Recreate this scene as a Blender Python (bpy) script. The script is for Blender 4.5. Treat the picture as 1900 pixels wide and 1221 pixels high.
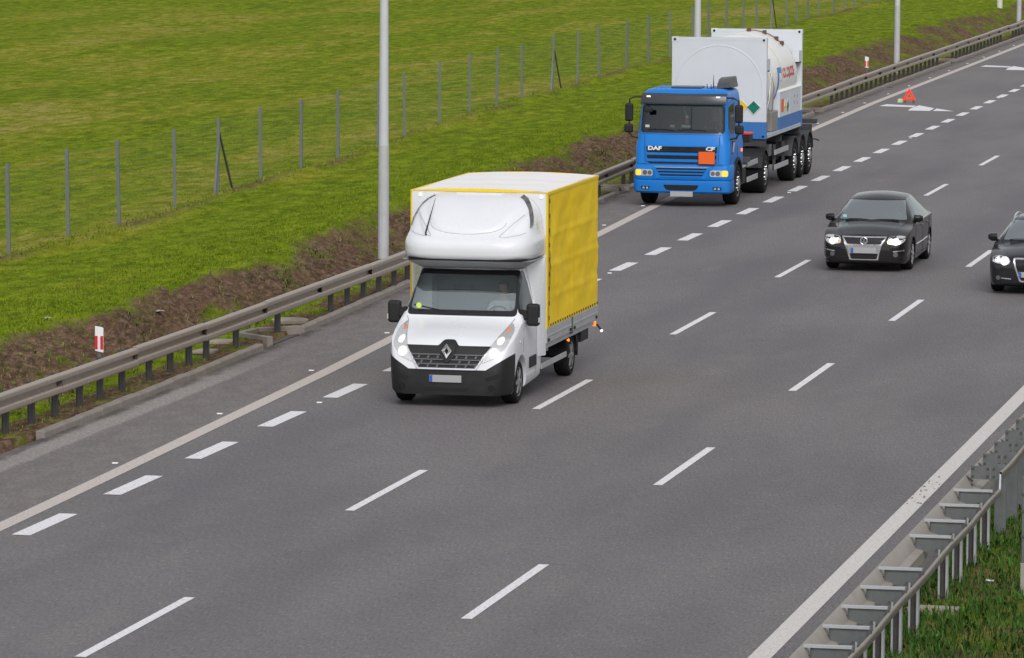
import bpy, bmesh, math, random
import numpy as np
from mathutils import Vector, Matrix
from mathutils.bvhtree import BVHTree
random.seed(7)
rng = np.random.default_rng(11)
for o in list(bpy.data.objects):
    bpy.data.objects.remove(o)
scene = bpy.context.scene
COL = scene.collection
R = math.radians

# ---------------------------------------------------------------- camera, sky, sun, exposure
PITCH, ROLL, YAW, CAM_H = 0.1, 0.006, -0.2133, 8.864
cy_, sy_ = math.cos(YAW), math.sin(YAW)
fw = Vector((sy_ * math.cos(PITCH), cy_ * math.cos(PITCH), -math.sin(PITCH)))
rt = Vector((cy_, -sy_, 0))
up = rt.cross(fw)
rt2 = rt * math.cos(ROLL) + up * math.sin(ROLL)
up2 = up * math.cos(ROLL) - rt * math.sin(ROLL)
cam = bpy.data.cameras.new('camera')
cam.sensor_fit = 'HORIZONTAL'
cam.sensor_width = 36
cam.lens = 36 * 9028.5 / 1900
cam.clip_start = 1
cam.clip_end = 6000
camo = bpy.data.objects.new('camera', cam)
COL.objects.link(camo)
mw = Matrix((rt2, up2, -fw)).transposed().to_4x4()
mw.translation = (0, 0, CAM_H)
camo.matrix_world = mw
scene.camera = camo

SUN_EL, SUN_AZ = R(40), R(160)          # azimuth measured clockwise from +Y; the light comes from behind the camera, high up
world = bpy.data.worlds.new("World")
scene.world = world
world.use_nodes = True
wn = world.node_tree
wn.nodes.clear()
wo = wn.nodes.new('ShaderNodeOutputWorld')
bg = wn.nodes.new('ShaderNodeBackground')
sk = wn.nodes.new('ShaderNodeTexSky')
sk.sky_type = 'NISHITA'
sk.sun_disc = False
sk.sun_elevation = SUN_EL
sk.sun_rotation = SUN_AZ
sk.air_density = 1.0
sk.dust_density = 1.0
hs = wn.nodes.new('ShaderNodeHueSaturation')   # an overcast sky is nearly colourless
hs.inputs['Saturation'].default_value = 0.18
wn.links.new(sk.outputs[0], hs.inputs['Color'])
# overcast luminance: the zenith about three times as bright as the horizon
tcw = wn.nodes.new('ShaderNodeTexCoord'); sxyz = wn.nodes.new('ShaderNodeSeparateXYZ'); wn.links.new(tcw.outputs['Generated'], sxyz.inputs[0])
mrg = wn.nodes.new('ShaderNodeMapRange'); wn.links.new(sxyz.outputs['Z'], mrg.inputs[0])
mrg.inputs[1].default_value = 0; mrg.inputs[2].default_value = 1; mrg.inputs[3].default_value = .7; mrg.inputs[4].default_value = 1.5
vsc = wn.nodes.new('ShaderNodeVectorMath'); vsc.operation = 'SCALE'
wn.links.new(hs.outputs[0], vsc.inputs[0]); wn.links.new(mrg.outputs[0], vsc.inputs['Scale'])
wn.links.new(vsc.outputs[0], bg.inputs['Color'])
bg.inputs['Strength'].default_value = 0.13
wn.links.new(bg.outputs[0], wo.inputs['Surface'])
sun = bpy.data.lights.new('sun', 'SUN')
sun.energy = 1.5
sun.angle = R(30)
sun.color = (1.0, 0.97, 0.93)
suno = bpy.data.objects.new('sun', sun)
COL.objects.link(suno)
sd = Vector((math.sin(SUN_AZ) * math.cos(SUN_EL), math.cos(SUN_AZ) * math.cos(SUN_EL), math.sin(SUN_EL)))
suno.rotation_euler = sd.to_track_quat('Z', 'Y').to_euler()
vs = scene.view_settings
vs.view_transform = 'Standard'
vs.look = 'None'
vs.gamma = 1
vs.use_curve_mapping = False
vs.exposure = 0.14

# ---------------------------------------------------------------- road frame: x across, y along, with the road's slight bend
KC = -0.0395e-3
def cx(y):
    return KC * (y - 40) ** 2 / 2
def W(x, y, z=0.0):
    return (x + cx(y), y, z)
def road_rot(y):
    return -KC * (y - 40)
def lerp_tab(tab, t):
    xs = [a for a, b in tab]; ys = [b for a, b in tab]
    return float(np.interp(t, xs, ys))
def pchip(tab):
    xs = np.array([a for a, b in tab], float); ys = np.array([b for a, b in tab], float)
    h = np.diff(xs); d = np.diff(ys) / h
    m = np.zeros(len(xs))
    m[0], m[-1] = d[0], d[-1]
    for i in range(1, len(xs) - 1):
        if d[i - 1] * d[i] > 0:
            w1, w2 = 2 * h[i] + h[i - 1], h[i] + 2 * h[i - 1]
            m[i] = (w1 + w2) / (w1 / d[i - 1] + w2 / d[i])
    def f(x):
        x = min(max(x, xs[0]), xs[-1])
        i = min(int(np.searchsorted(xs, x, 'right')) - 1, len(xs) - 2)
        t = (x - xs[i]) / h[i]
        return float((2*t**3-3*t**2+1)*ys[i] + (t**3-2*t**2+t)*h[i]*m[i] + (-2*t**3+3*t**2)*ys[i+1] + (t**3-t**2)*h[i]*m[i+1])
    return f

# ---------------------------------------------------------------- materials
MATS = {}
def nodes_of(name):
    m = bpy.data.materials.new(name)
    m.use_nodes = True
    nt = m.node_tree
    b = nt.nodes['Principled BSDF']
    return m, nt, b
def rgbmix(nt, fac, a, b):
    n = nt.nodes.new('ShaderNodeMix'); n.data_type = 'RGBA'
    for sock, v in ((n.inputs[0], fac), (n.inputs[6], a), (n.inputs[7], b)):
        if isinstance(v, (int, float)): sock.default_value = v
        elif isinstance(v, tuple): sock.default_value = (*v[:3], 1)
        else: nt.links.new(v, sock)
    return n.outputs[2]
def mth(nt, op, a, b=None, clamp=False):
    n = nt.nodes.new('ShaderNodeMath'); n.operation = op; n.use_clamp = clamp
    for i, v in enumerate((a, b)):
        if v is None: continue
        if isinstance(v, (int, float)): n.inputs[i].default_value = v
        else: nt.links.new(v, n.inputs[i])
    return n.outputs[0]
def ramp(nt, v, lo, hi):
    n = nt.nodes.new('ShaderNodeMapRange'); n.interpolation_type = 'SMOOTHSTEP'
    nt.links.new(v, n.inputs[0]); n.inputs[1].default_value = lo; n.inputs[2].default_value = hi
    return n.outputs[0]
def noise(nt, scale, detail=3, rough=.55, vec=None, coords='Object', stretch=None):
    n = nt.nodes.new('ShaderNodeTexNoise'); n.inputs['Scale'].default_value = scale
    n.inputs['Detail'].default_value = detail; n.inputs['Roughness'].default_value = rough
    if vec is None:
        tc = nt.nodes.new('ShaderNodeTexCoord'); vec = tc.outputs[coords]
    if stretch:
        mp = nt.nodes.new('ShaderNodeMapping'); mp.inputs['Scale'].default_value = stretch
        nt.links.new(vec, mp.inputs[0]); vec = mp.outputs[0]
    nt.links.new(vec, n.inputs['Vector'])
    return n.outputs[0]
def attr(nt, name):
    n = nt.nodes.new('ShaderNodeAttribute'); n.attribute_name = name
    return n
def bump(nt, b, h, strength=.3, dist=.01):
    n = nt.nodes.new('ShaderNodeBump'); n.inputs['Strength'].default_value = strength; n.inputs['Distance'].default_value = dist
    nt.links.new(h, n.inputs['Height']); nt.links.new(n.outputs[0], b.inputs['Normal'])
def mat(name, col, rough=.5, metal=0.0, coat=0.0, dirt=.12, dirtcol=None, scale=3.0, bmp=0.0, spec=.5):
    """a plain material with a little grime so that nothing is uniform"""
    if name in MATS: return MATS[name]
    m, nt, b = nodes_of(name)
    b.inputs['Roughness'].default_value = rough
    b.inputs['Metallic'].default_value = metal
    b.inputs['Coat Weight'].default_value = coat
    b.inputs['Coat Roughness'].default_value = .06
    b.inputs['Specular IOR Level'].default_value = spec
    if dirt > 0:
        f = noise(nt, scale, 5, .62)
        f2 = mth(nt, 'MULTIPLY', ramp(nt, f, .38, .72), dirt)
        dc = dirtcol or tuple(c * .55 + .02 for c in col)
        c = rgbmix(nt, f2, tuple(col), tuple(dc))
        nt.links.new(c, b.inputs['Base Color'])
        nt.links.new(mth(nt, 'ADD', mth(nt, 'MULTIPLY', f, .18), rough - .08, True), b.inputs['Roughness'])
        if bmp: bump(nt, b, noise(nt, scale * 6, 4), bmp, .01)
    else:
        b.inputs['Base Color'].default_value = (*col, 1)
    MATS[name] = m
    return m
def mat_emit(name, col, strength, base=(.8, .8, .8)):
    if name in MATS: return MATS[name]
    m, nt, b = nodes_of(name)
    b.inputs['Base Color'].default_value = (*base, 1)
    b.inputs['Emission Color'].default_value = (*col, 1)
    b.inputs['Emission Strength'].default_value = strength
    b.inputs['Roughness'].default_value = .2
    MATS[name] = m
    return m
def mat_glass(name, tint=(.55, .62, .6), refl=.12, rough=.03):
    if name in MATS: return MATS[name]
    m, nt, b = nodes_of(name)
    nt.nodes.remove(b)
    out = [n for n in nt.nodes if n.type == 'OUTPUT_MATERIAL'][0]
    tr = nt.nodes.new('ShaderNodeBsdfTransparent'); tr.inputs[0].default_value = (*tint, 1)
    gl = nt.nodes.new('ShaderNodeBsdfGlossy'); gl.inputs[0].default_value = (.9, .95, .95, 1); gl.inputs['Roughness'].default_value = rough
    fr = nt.nodes.new('ShaderNodeLayerWeight'); fr.inputs[0].default_value = .35
    f = mth(nt, 'ADD', mth(nt, 'MULTIPLY', fr.outputs['Fresnel'], .85), refl, True)
    mx = nt.nodes.new('ShaderNodeMixShader')
    nt.links.new(f, mx.inputs[0]); nt.links.new(tr.outputs[0], mx.inputs[1]); nt.links.new(gl.outputs[0], mx.inputs[2])
    nt.links.new(mx.outputs[0], out.inputs['Surface'])
    MATS[name] = m
    return m

# ---------------------------------------------------------------- mesh helpers
class MB:
    def __init__(s): s.v = []; s.f = []
    def add(s, vs, fs):
        n = len(s.v); s.v += [tuple(v) for v in vs]; s.f += [tuple(i + n for i in f) for f in fs]; return s
    def box(s, x0, x1, y0, y1, z0, z1, tilt=None):
        vs = [(x, y, z) for z in (z0, z1) for y in (y0, y1) for x in (x0, x1)]
        if tilt is not None:
            c = Vector(((x0+x1)/2, (y0+y1)/2, (z0+z1)/2)); vs = [c + tilt @ (Vector(v) - c) for v in vs]
        return s.add(vs, [(0, 2, 3, 1), (4, 5, 7, 6), (0, 1, 5, 4), (2, 6, 7, 3), (0, 4, 6, 2), (1, 3, 7, 5)])
    def bar(s, p, q, w, h=None, upv=(0, 0, 1)):
        p, q = Vector(p), Vector(q); h = h or w; d = (q - p).normalized(); u = Vector(upv)
        if abs(d.dot(u)) > .98: u = Vector((0, 1, 0))
        a = d.cross(u).normalized() * w / 2; b = a.cross(d).normalized() * h / 2
        return s.add([p-a-b, p+a-b, p+a+b, p-a+b, q-a-b, q+a-b, q+a+b, q-a+b], [(0, 1, 2, 3), (7, 6, 5, 4), (0, 4, 5, 1), (1, 5, 6, 2), (2, 6, 7, 3), (3, 7, 4, 0)])
    def tube(s, pts, r, n=8, cap=True):
        pts = [Vector(p) for p in pts]; rings = []
        rs = r if isinstance(r, (list, tuple)) else [r] * len(pts)
        u = None
        for i, p in enumerate(pts):
            d = (pts[min(i+1, len(pts)-1)] - pts[max(i-1, 0)]).normalized()
            if u is None:
                u = Vector((0, 0, 1)) if abs(d.z) < .9 else Vector((1, 0, 0))
            a = d.cross(u).normalized(); u = a.cross(d).normalized()
            rings.append([p + (a * math.cos(t) + u * math.sin(t)) * rs[i] for t in [2*math.pi*k/n for k in range(n)]])
        return s.loft(rings, True, cap)
    def loft(s, rings, closed=True, cap=True):
        n = len(rings[0]); vs = [p for r in rings for p in r]; fs = []
        for i in range(len(rings) - 1):
            for k in range(n if closed else n - 1):
                k2 = (k + 1) % n
                fs.append((i*n+k, i*n+k2, (i+1)*n+k2, (i+1)*n+k))
        if cap and closed:
            fs.append(tuple(range(n-1, -1, -1))); fs.append(tuple((len(rings)-1)*n + k for k in range(n)))
        return s.add(vs, fs)
    def prism(s, poly, axis, a, b):
        """poly in the plane normal to axis, extruded from a to b"""
        def P(u, v, t): return {'x': (t, u, v), 'y': (u, t, v), 'z': (u, v, t)}[axis]
        n = len(poly)
        return s.add([P(u, v, a) for u, v in poly] + [P(u, v, b) for u, v in poly],
                     [tuple(range(n)), tuple(range(2*n-1, n-1, -1))] + [(i, n+i, n+(i+1) % n, (i+1) % n) for i in range(n)])
    def lathe(s, prof, axis='x', n=28, c=(0, 0, 0)):
        """prof: (distance along axis, radius)"""
        rings = []
        for t, r in prof:
            ring = []
            for k in range(n):
                a = 2*math.pi*k/n; p, q = r*math.cos(a), r*math.sin(a)
                v = {'x': (t, p, q), 'y': (p, t, q), 'z': (p, q, t)}[axis]
                ring.append((v[0]+c[0], v[1]+c[1], v[2]+c[2]))
            rings.append(ring)
        return s.loft(rings, True, True)
    def build(s, name, m, parent=None, smooth=35, bevel=0, seg=2, **kw):
        me = bpy.data.meshes.new(name)
        me.from_pydata(s.v, [], s.f)
        bm = bmesh.new(); bm.from_mesh(me); bmesh.ops.recalc_face_normals(bm, faces=bm.faces)
        return finish(bm, name, m, parent, smooth, bevel, seg, me, **kw)

def finish(bm, name, m, parent=None, smooth=35, bevel=0, seg=2, me=None, **kw):
    me = me or bpy.data.meshes.new(name)
    bm.to_mesh(me); bm.free()
    return obj(name, me, m, parent, smooth, bevel, seg, **kw)
def obj(name, me, m, parent=None, smooth=35, bevel=0, seg=2, **kw):
    if m is not None:
        for x in (m if isinstance(m, (list, tuple)) else [m]): me.materials.append(x)
    if smooth:
        me.polygons.foreach_set('use_smooth', [True] * len(me.polygons))
        me.set_sharp_from_angle(angle=R(smooth))
    o = bpy.data.objects.new(name, me)
    COL.objects.link(o)
    if parent is not None: o.parent = parent
    if bevel:
        b = o.modifiers.new('bevel', 'BEVEL'); b.width = bevel; b.segments = seg; b.limit_method = 'ANGLE'; b.angle_limit = R(40)
        b.harden_normals = True
    for k, v in kw.items(): o[k] = v
    return o
def thing(name, label, cat, loc=(0, 0, 0), rz=0, group=None):
    o = bpy.data.objects.new(name, None)
    COL.objects.link(o)
    o.location = loc; o.rotation_euler = (0, 0, rz); o.empty_display_size = .2
    o['label'] = label; o['category'] = cat
    if group: o['group'] = group
    return o
def tag(o, label, cat, group=None):
    o['label'] = label; o['category'] = cat
    if group: o['group'] = group
    return o
def dup(o, parent=None):
    c = o.copy(); COL.objects.link(c)
    if parent is not None: c.parent = parent
    return c
def np_mesh(name, verts, faces_flat, fsize, m, attrs=None, smooth=False, parent=None, **kw):
    me = bpy.data.meshes.new(name)
    nf = len(faces_flat) // fsize
    me.vertices.add(len(verts)); me.vertices.foreach_set('co', np.asarray(verts, np.float32).ravel())
    me.loops.add(len(faces_flat)); me.loops.foreach_set('vertex_index', np.asarray(faces_flat, np.int32))
    me.polygons.add(nf); me.polygons.foreach_set('loop_start', np.arange(0, nf*fsize, fsize, dtype=np.int32))
    if smooth: me.polygons.foreach_set('use_smooth', np.ones(nf, bool))
    for k, a in (attrs or {}).items():
        at = me.attributes.new(k, 'FLOAT', 'POINT'); at.data.foreach_set('value', np.asarray(a, np.float32))
    me.update(calc_edges=True)
    return obj(name, me, m, parent, 0, **kw)
def text_mesh(txt, size, depth, sx=1.0, bold=0.0, shear=0.0):
    c = bpy.data.curves.new('lettering', 'FONT'); c.body = txt; c.size = size; c.extrude = depth; c.offset = bold; c.shear = shear
    c.align_x = 'CENTER'; c.align_y = 'CENTER'; c.resolution_u = 4
    o = bpy.data.objects.new('lettering', c); COL.objects.link(o)
    o.scale = (sx, 1, 1)
    dg = bpy.context.evaluated_depsgraph_get()
    me = bpy.data.meshes.new_from_object(o.evaluated_get(dg))
    me.transform(Matrix.Diagonal((sx, 1, 1, 1)))
    bpy.data.objects.remove(o)
    return me

def pip(p, poly):
    x, y = p; inside = False; n = len(poly)
    for i in range(n):
        x1, y1 = poly[i]; x2, y2 = poly[(i+1) % n]
        if (y1 > y) != (y2 > y) and x < (x2-x1)*(y-y1)/(y2-y1)+x1: inside = not inside
    return inside
AX = {'y': (0, 2), 'x': (1, 2), 'z': (0, 1)}
def roundpoly(poly, r=.04, n=3):
    """round the corners of a polygon"""
    out = []; N = len(poly)
    for i in range(N):
        p = Vector(poly[i]); a = Vector(poly[i-1]) - p; b = Vector(poly[(i+1) % N]) - p
        rr = min(r, a.length*.45, b.length*.45)
        s, e = p + a.normalized()*rr, p + b.normalized()*rr
        for k in range(n+1):
            t = k/n; q = s*(1-t)**2 + p*2*t*(1-t) + e*t*t
            out.append((q.x, q.y))
    return out
def cut_out(bm, poly, axis, sel):
    """cut a polygon (seen along an axis) through the faces chosen by sel; returns it as a bmesh of its own"""
    i, j = AX[axis]
    cen = (sum(p[0] for p in poly)/len(poly), sum(p[1] for p in poly)/len(poly))
    for k in range(len(poly)):
        a, b = poly[k], poly[(k+1) % len(poly)]
        d = (b[0]-a[0], b[1]-a[1])
        L = math.hypot(*d)
        if L < 1e-5: continue
        no = [0, 0, 0]; no[i] = -d[1]/L; no[j] = d[0]/L
        co = [0, 0, 0]; co[i] = a[0]; co[j] = a[1]
        fs = [f for f in bm.faces if sel(f)]
        # only faces near the edge
        lo = [min(a[q], b[q]) - .02 for q in (0, 1)]; hi = [max(a[q], b[q]) + .02 for q in (0, 1)]
        near = []
        for f in fs:
            us = [v.co[i] for v in f.verts]; ws = [v.co[j] for v in f.verts]
            if max(us) > lo[0] and min(us) < hi[0] and max(ws) > lo[1] and min(ws) < hi[1]: near.append(f)
        if not near: continue
        g = set(near)
        for f in near: g.update(f.verts); g.update(f.edges)
        bmesh.ops.bisect_plane(bm, geom=list(g), dist=1e-5, plane_co=co, plane_no=no)
    take = [f for f in bm.faces if sel(f) and pip((f.calc_center_median()[i], f.calc_center_median()[j]), poly)]
    return take_faces(bm, take)
def take_faces(bm, take):
    nb = bmesh.new(); mp = {}
    for f in take:
        vs = []
        for v in f.verts:
            if v.index not in mp or True:
                key = v
                if key not in mp: mp[key] = nb.verts.new(v.co)
            vs.append(mp[key])
        try: nb.faces.new(vs)
        except ValueError: pass
    bmesh.ops.delete(bm, geom=take, context='FACES')
    nb.normal_update()
    return nb
def bvh_of(bm):
    return BVHTree.FromBMesh(bm)
def patch(bvh, poly, axis, sgn, off, m, name, parent, thick=.012, res=.07, flat=None, smooth=50, **kw):
    """a plate shaped by a polygon, laid onto the surface as seen along an axis (sgn: the side it is seen from)"""
    i, j = AX[axis]; ax = 'xyz'.index(axis)
    bm = bmesh.new()
    vs = []
    for u, w in poly:
        c = [0, 0, 0]; c[i] = u; c[j] = w; vs.append(bm.verts.new(c))
    f = bm.faces.new(vs)
    bmesh.ops.triangulate(bm, faces=[f])
    for _ in range(5):
        long = [e for e in bm.edges if e.calc_length() > res]
        if not long: break
        bmesh.ops.subdivide_edges(bm, edges=long, cuts=1)
        bmesh.ops.triangulate(bm, faces=bm.faces[:])
    d = Vector((0, 0, 0)); d[ax] = -sgn
    for v in bm.verts:
        if flat is not None: v.co[ax] = flat + sgn*off; continue
        o = v.co.copy(); o[ax] = sgn * 50
        hit = bvh.ray_cast(o, d)
        if hit[0] is None:
            q = v.co.copy(); q[ax] = sgn * 1.0
            h2 = bvh.find_nearest(q); hit = h2
        v.co[ax] = hit[0][ax] + sgn*off
    bm.normal_update()
    # give it thickness towards the surface
    ret = bmesh.ops.extrude_face_region(bm, geom=bm.faces[:])
    for v in [g for g in ret['geom'] if isinstance(g, bmesh.types.BMVert)]: v.co[ax] -= sgn*thick
    bmesh.ops.recalc_face_normals(bm, faces=bm.faces)
    return finish(bm, name, m, parent, smooth, **kw)
def boolean_cut(bm, cutters):
    me = bpy.data.meshes.new('tmp'); bmesh.ops.recalc_face_normals(bm, faces=bm.faces); bm.to_mesh(me); bm.free()
    o = bpy.data.objects.new('tmp', me); COL.objects.link(o)
    cs = []
    for c in cutters:
        co = c.build('tmpc', None, smooth=0); cs.append(co)
        md = o.modifiers.new('b', 'BOOLEAN'); md.operation = 'DIFFERENCE'; md.object = co; md.solver = 'EXACT'
    dg = bpy.context.evaluated_depsgraph_get(); dg.update()
    me2 = bpy.data.meshes.new_from_object(o.evaluated_get(dg))
    nb = bmesh.new(); nb.from_mesh(me2)
    for x in cs + [o]: bpy.data.objects.remove(x)
    return nb
def mir(poly):
    return [(-x, z) for x, z in reversed(poly)]
# ---------------------------------------------------------------- ground materials
L_TAB = [(40, -19.35), (59.5, -19.63), (64.6, -19.75), (70.8, -19.93), (78.3, -20.14), (83.9, -20.36), (108.2, -21.29), (116.3, -21.6), (149, -22.62), (165, -22.9), (177, -22.95), (217, -23.05), (260, -23.1), (420, -23.3)]
K_TAB = [(40, -21.75), (69, -21.93), (75, -21.97), (84, -22.1), (92, -22.35), (117, -23.05), (135, -23.5), (155, -23.75), (176, -23.85), (225, -23.85), (420, -24.1)]
RAIL_TAB = [(40, -22.36), (68, -22.36), (79, -22.32), (93, -22.42), (117, -23.15), (123, -23.34), (140, -23.6), (155, -23.8), (175, -23.95), (225, -24.0), (420, -24.3)]
CREST_TAB = [(40, -24.95), (76, -24.95), (80, -24.65), (90, -24.8), (100, -25.5), (120, -26.1), (140, -26.2), (165, -26.6), (185, -27.6), (200, -28.0), (220, -27.9), (240, -27.3), (420, -27.3)]
FENCE_TAB = [(40, -29.4), (88, -29.45), (95, -29.5), (103, -29.85), (112, -30.2), (121, -30.5), (129, -30.84), (137, -31.35), (145, -31.7), (155, -32.0), (172, -32.5), (200, -33.0), (220, -33.4), (232, -33.6), (260, -33.6), (420, -33.8)]
XA, XB, XC, XR = -15.642, -12.146, -19.145, -8.45
Z_TOP = 0.8

def mk_asphalt():
    m, nt, b = nodes_of('asphalt')
    tc = nt.nodes.new('ShaderNodeTexCoord').outputs['Object']
    sd = attr(nt, 'sd').outputs['Fac']; kd = attr(nt, 'kd').outputs['Fac']; xr = attr(nt, 'xr').outputs['Fac']; yy = attr(nt, 'yy').outputs['Fac']
    big = noise(nt, .35, 4, .6, tc, stretch=(1, .25, 1))
    mid = noise(nt, 3.2, 4, .6, tc, stretch=(1, .4, 1))
    fine = noise(nt, 30, 3, .75, tc, stretch=(1, .22, 1))
    speck = noise(nt, 42, 1, .5, tc, stretch=(1, .16, 1))
    lane = rgbmix(nt, ramp(nt, big, .35, .68), (.121, .111, .118), (.164, .149, .152))
    # worn wheel tracks, the polished strips between them left darker
    ph = mth(nt, 'MULTIPLY', mth(nt, 'ADD', xr, 15.64 + .0), 2*math.pi/1.75)
    trk = mth(nt, 'MULTIPLY', mth(nt, 'ADD', mth(nt, 'COSINE', ph), 1), .5)
    lane = rgbmix(nt, mth(nt, 'MULTIPLY', trk, mth(nt, 'MULTIPLY', ramp(nt, mid, .25, .75), .6)), lane, (.164, .150, .147))
    # older, browner mix on the acceleration lane and the hard strip
    acc = rgbmix(nt, ramp(nt, big, .3, .7), (.132, .120, .122), (.168, .152, .151))
    c = rgbmix(nt, ramp(nt, mth(nt, 'ADD', xr, mth(nt, 'MULTIPLY', mid, .12)), -18.85, -19.1), lane, acc)
    sh = rgbmix(nt, ramp(nt, mid, .3, .75), (.145, .125, .121), (.188, .165, .157))
    c = rgbmix(nt, ramp(nt, sd, .05, -.12), c, sh)
    # pale concrete gutter strip and dirt along the kerb
    wob = mth(nt, 'ADD', kd, mth(nt, 'MULTIPLY', mth(nt, 'SUBTRACT', mid, .5), .25))
    gut = mth(nt, 'MULTIPLY', ramp(nt, wob, .62, .5), ramp(nt, wob, .1, .2))
    gut = mth(nt, 'MULTIPLY', gut, ramp(nt, mth(nt, 'ADD', yy, mth(nt, 'MULTIPLY', big, 6)), 86, 78))
    c = rgbmix(nt, mth(nt, 'MULTIPLY', gut, .75), c, (.31, .28, .265))
    dirt = mth(nt, 'MULTIPLY', ramp(nt, wob, .32, .02), ramp(nt, noise(nt, 1.6, 5, .7, tc, stretch=(1, .5, 1)), .36, .6))
    c = rgbmix(nt, mth(nt, 'MULTIPLY', dirt, .85), c, (.055, .045, .035))
    # right edge: sand washed to the barrier
    rd = mth(nt, 'MULTIPLY', ramp(nt, mth(nt, 'ADD', xr, mth(nt, 'MULTIPLY', mid, .3)), -8.2, -7.6), .6)
    c = rgbmix(nt, rd, c, (.18, .158, .14))
    # sealed cracks / patches
    pt = noise(nt, .9, 2, .5, tc, stretch=(1, .22, 1))
    c = rgbmix(nt, mth(nt, 'MULTIPLY', ramp(nt, pt, .62, .68), .22), c, (.20, .18, .168))
    # aggregate
    k = mth(nt, 'ADD', mth(nt, 'MULTIPLY', mth(nt, 'SUBTRACT', fine, .5), 1.25), 1.0)
    k = mth(nt, 'ADD', k, mth(nt, 'MULTIPLY', ramp(nt, speck, .60, .74), .50))
    k = mth(nt, 'SUBTRACT', k, mth(nt, 'MULTIPLY', ramp(nt, speck, .42, .26), .38))
    vm = nt.nodes.new('ShaderNodeVectorMath'); vm.operation = 'SCALE'
    nt.links.new(c, vm.inputs[0]); nt.links.new(k, vm.inputs['Scale'])
    nt.links.new(vm.outputs[0], b.inputs['Base Color'])
    b.inputs['Roughness'].default_value = .72
    b.inputs['Specular IOR Level'].default_value = .45
    bump(nt, b, fine, .5, .006)
    return m
def mk_paint(name, col, wear):
    m, nt, b = nodes_of(name)
    tc = nt.nodes.new('ShaderNodeTexCoord').outputs['Object']
    ge = nt.nodes.new('ShaderNodeNewGeometry').outputs['Position']
    f = noise(nt, 22, 5, .75, ge); g = noise(nt, 1.4, 4, .6, ge, stretch=(1, .4, 1))
    w = mth(nt, 'MULTIPLY', ramp(nt, mth(nt, 'ADD', f, mth(nt, 'MULTIPLY', g, .35)), .62, .86), wear)
    c = rgbmix(nt, ramp(nt, g, .3, .7), tuple(x*.88 for x in col), col)
    c = rgbmix(nt, w, c, (.17, .16, .155))
    nt.links.new(c, b.inputs['Base Color']); b.inputs['Roughness'].default_value = .65
    bump(nt, b, f, .3, .004)
    return m
def mk_grassland():
    """soil and turf of the verge, bank and field; the soil mask is grown with the mesh"""
    m, nt, b = nodes_of('turf')
    tc = nt.nodes.new('ShaderNodeTexCoord').outputs['Object']
    soil = attr(nt, 'soil').outputs['Fac']; straw = attr(nt, 'straw').outputs['Fac']
    big = noise(nt, .55, 6, .66, tc, stretch=(1, .22, 1)); mid = noise(nt, 2.6, 5, .68, tc, stretch=(1, .35, 1)); fine = noise(nt, 9, 4, .7, tc, stretch=(1, .4, 1)); vf = noise(nt, 30, 2, .6, tc, stretch=(1, .35, 1))
    g1 = rgbmix(nt, ramp(nt, mid, .32, .7), (.094, .140, .005), (.178, .230, .011))
    g2 = rgbmix(nt, ramp(nt, mid, .3, .7), (.160, .181, .010), (.238, .240, .024))
    g = rgbmix(nt, ramp(nt, mth(nt, 'ADD', big, mth(nt, 'MULTIPLY', mth(nt, 'SUBTRACT', straw, .5), .5)), .42, .66), g1, g2)
    st = mth(nt, 'MULTIPLY', ramp(nt, mth(nt, 'ADD', straw, mth(nt, 'MULTIPLY', mth(nt, 'SUBTRACT', mth(nt, 'ADD', mth(nt, 'MULTIPLY', mid, .6), mth(nt, 'MULTIPLY', big, .4)), .5), 2.2)), .60, 1.0), .65)
    g = rgbmix(nt, st, g, (.29, .23, .085))
    s1 = rgbmix(nt, ramp(nt, fine, .3, .72), (.064, .041, .027), (.180, .118, .080))
    s1 = rgbmix(nt, mth(nt, 'MULTIPLY', ramp(nt, noise(nt, .8, 3, .6, tc), .4, .7), .6), s1, (.13, .074, .048))
    sm = ramp(nt, mth(nt, 'ADD', soil, mth(nt, 'MULTIPLY', mth(nt, 'ADD', mth(nt, 'SUBTRACT', fine, .5), mth(nt, 'MULTIPLY', mth(nt, 'SUBTRACT', mid, .5), 1.3)))), .30, .74)
    c = rgbmix(nt, sm, g, s1)
    k = mth(nt, 'ADD', mth(nt, 'MULTIPLY', mth(nt, 'SUBTRACT', mth(nt, 'ADD', mth(nt, 'MULTIPLY', fine, .55), mth(nt, 'MULTIPLY', mid, .45)), .5), 2.0), mth(nt, 'ADD', mth(nt, 'MULTIPLY', mth(nt, 'SUBTRACT', vf, .5), .9), 1.0))
    vm = nt.nodes.new('ShaderNodeVectorMath'); vm.operation = 'SCALE'
    nt.links.new(c, vm.inputs[0]); nt.links.new(k, vm.inputs['Scale'])
    nt.links.new(vm.outputs[0], b.inputs['Base Color'])
    b.inputs['Roughness'].default_value = .95; b.inputs['Specular IOR Level'].default_value = .03
    bump(nt, b, fine, .8, .05)
    return m
def mk_blade(name, c0=(.092, .148, .006), c1=(.190, .255, .016)):
    m, nt, b = nodes_of(name)
    h = attr(nt, 'tone').outputs['Fac']; s = attr(nt, 'dry').outputs['Fac']
    g = rgbmix(nt, h, c0, c1)
    c = rgbmix(nt, s, g, (.30, .235, .10))
    nt.links.new(c, b.inputs['Base Color']); b.inputs['Roughness'].default_value = .8; b.inputs['Specular IOR Level'].default_value = .04
    return m
asphalt = mk_asphalt(); turf = mk_grassland(); blade = mk_blade('grass_blade')
white_paint = mk_paint('white_road_paint', (.86, .84, .86), .5)
old_paint = mk_paint('old_road_paint', (.60, .53, .485), .5)
stone_white = mk_paint('edge_line_paint', (.70, .655, .63), .45)

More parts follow.
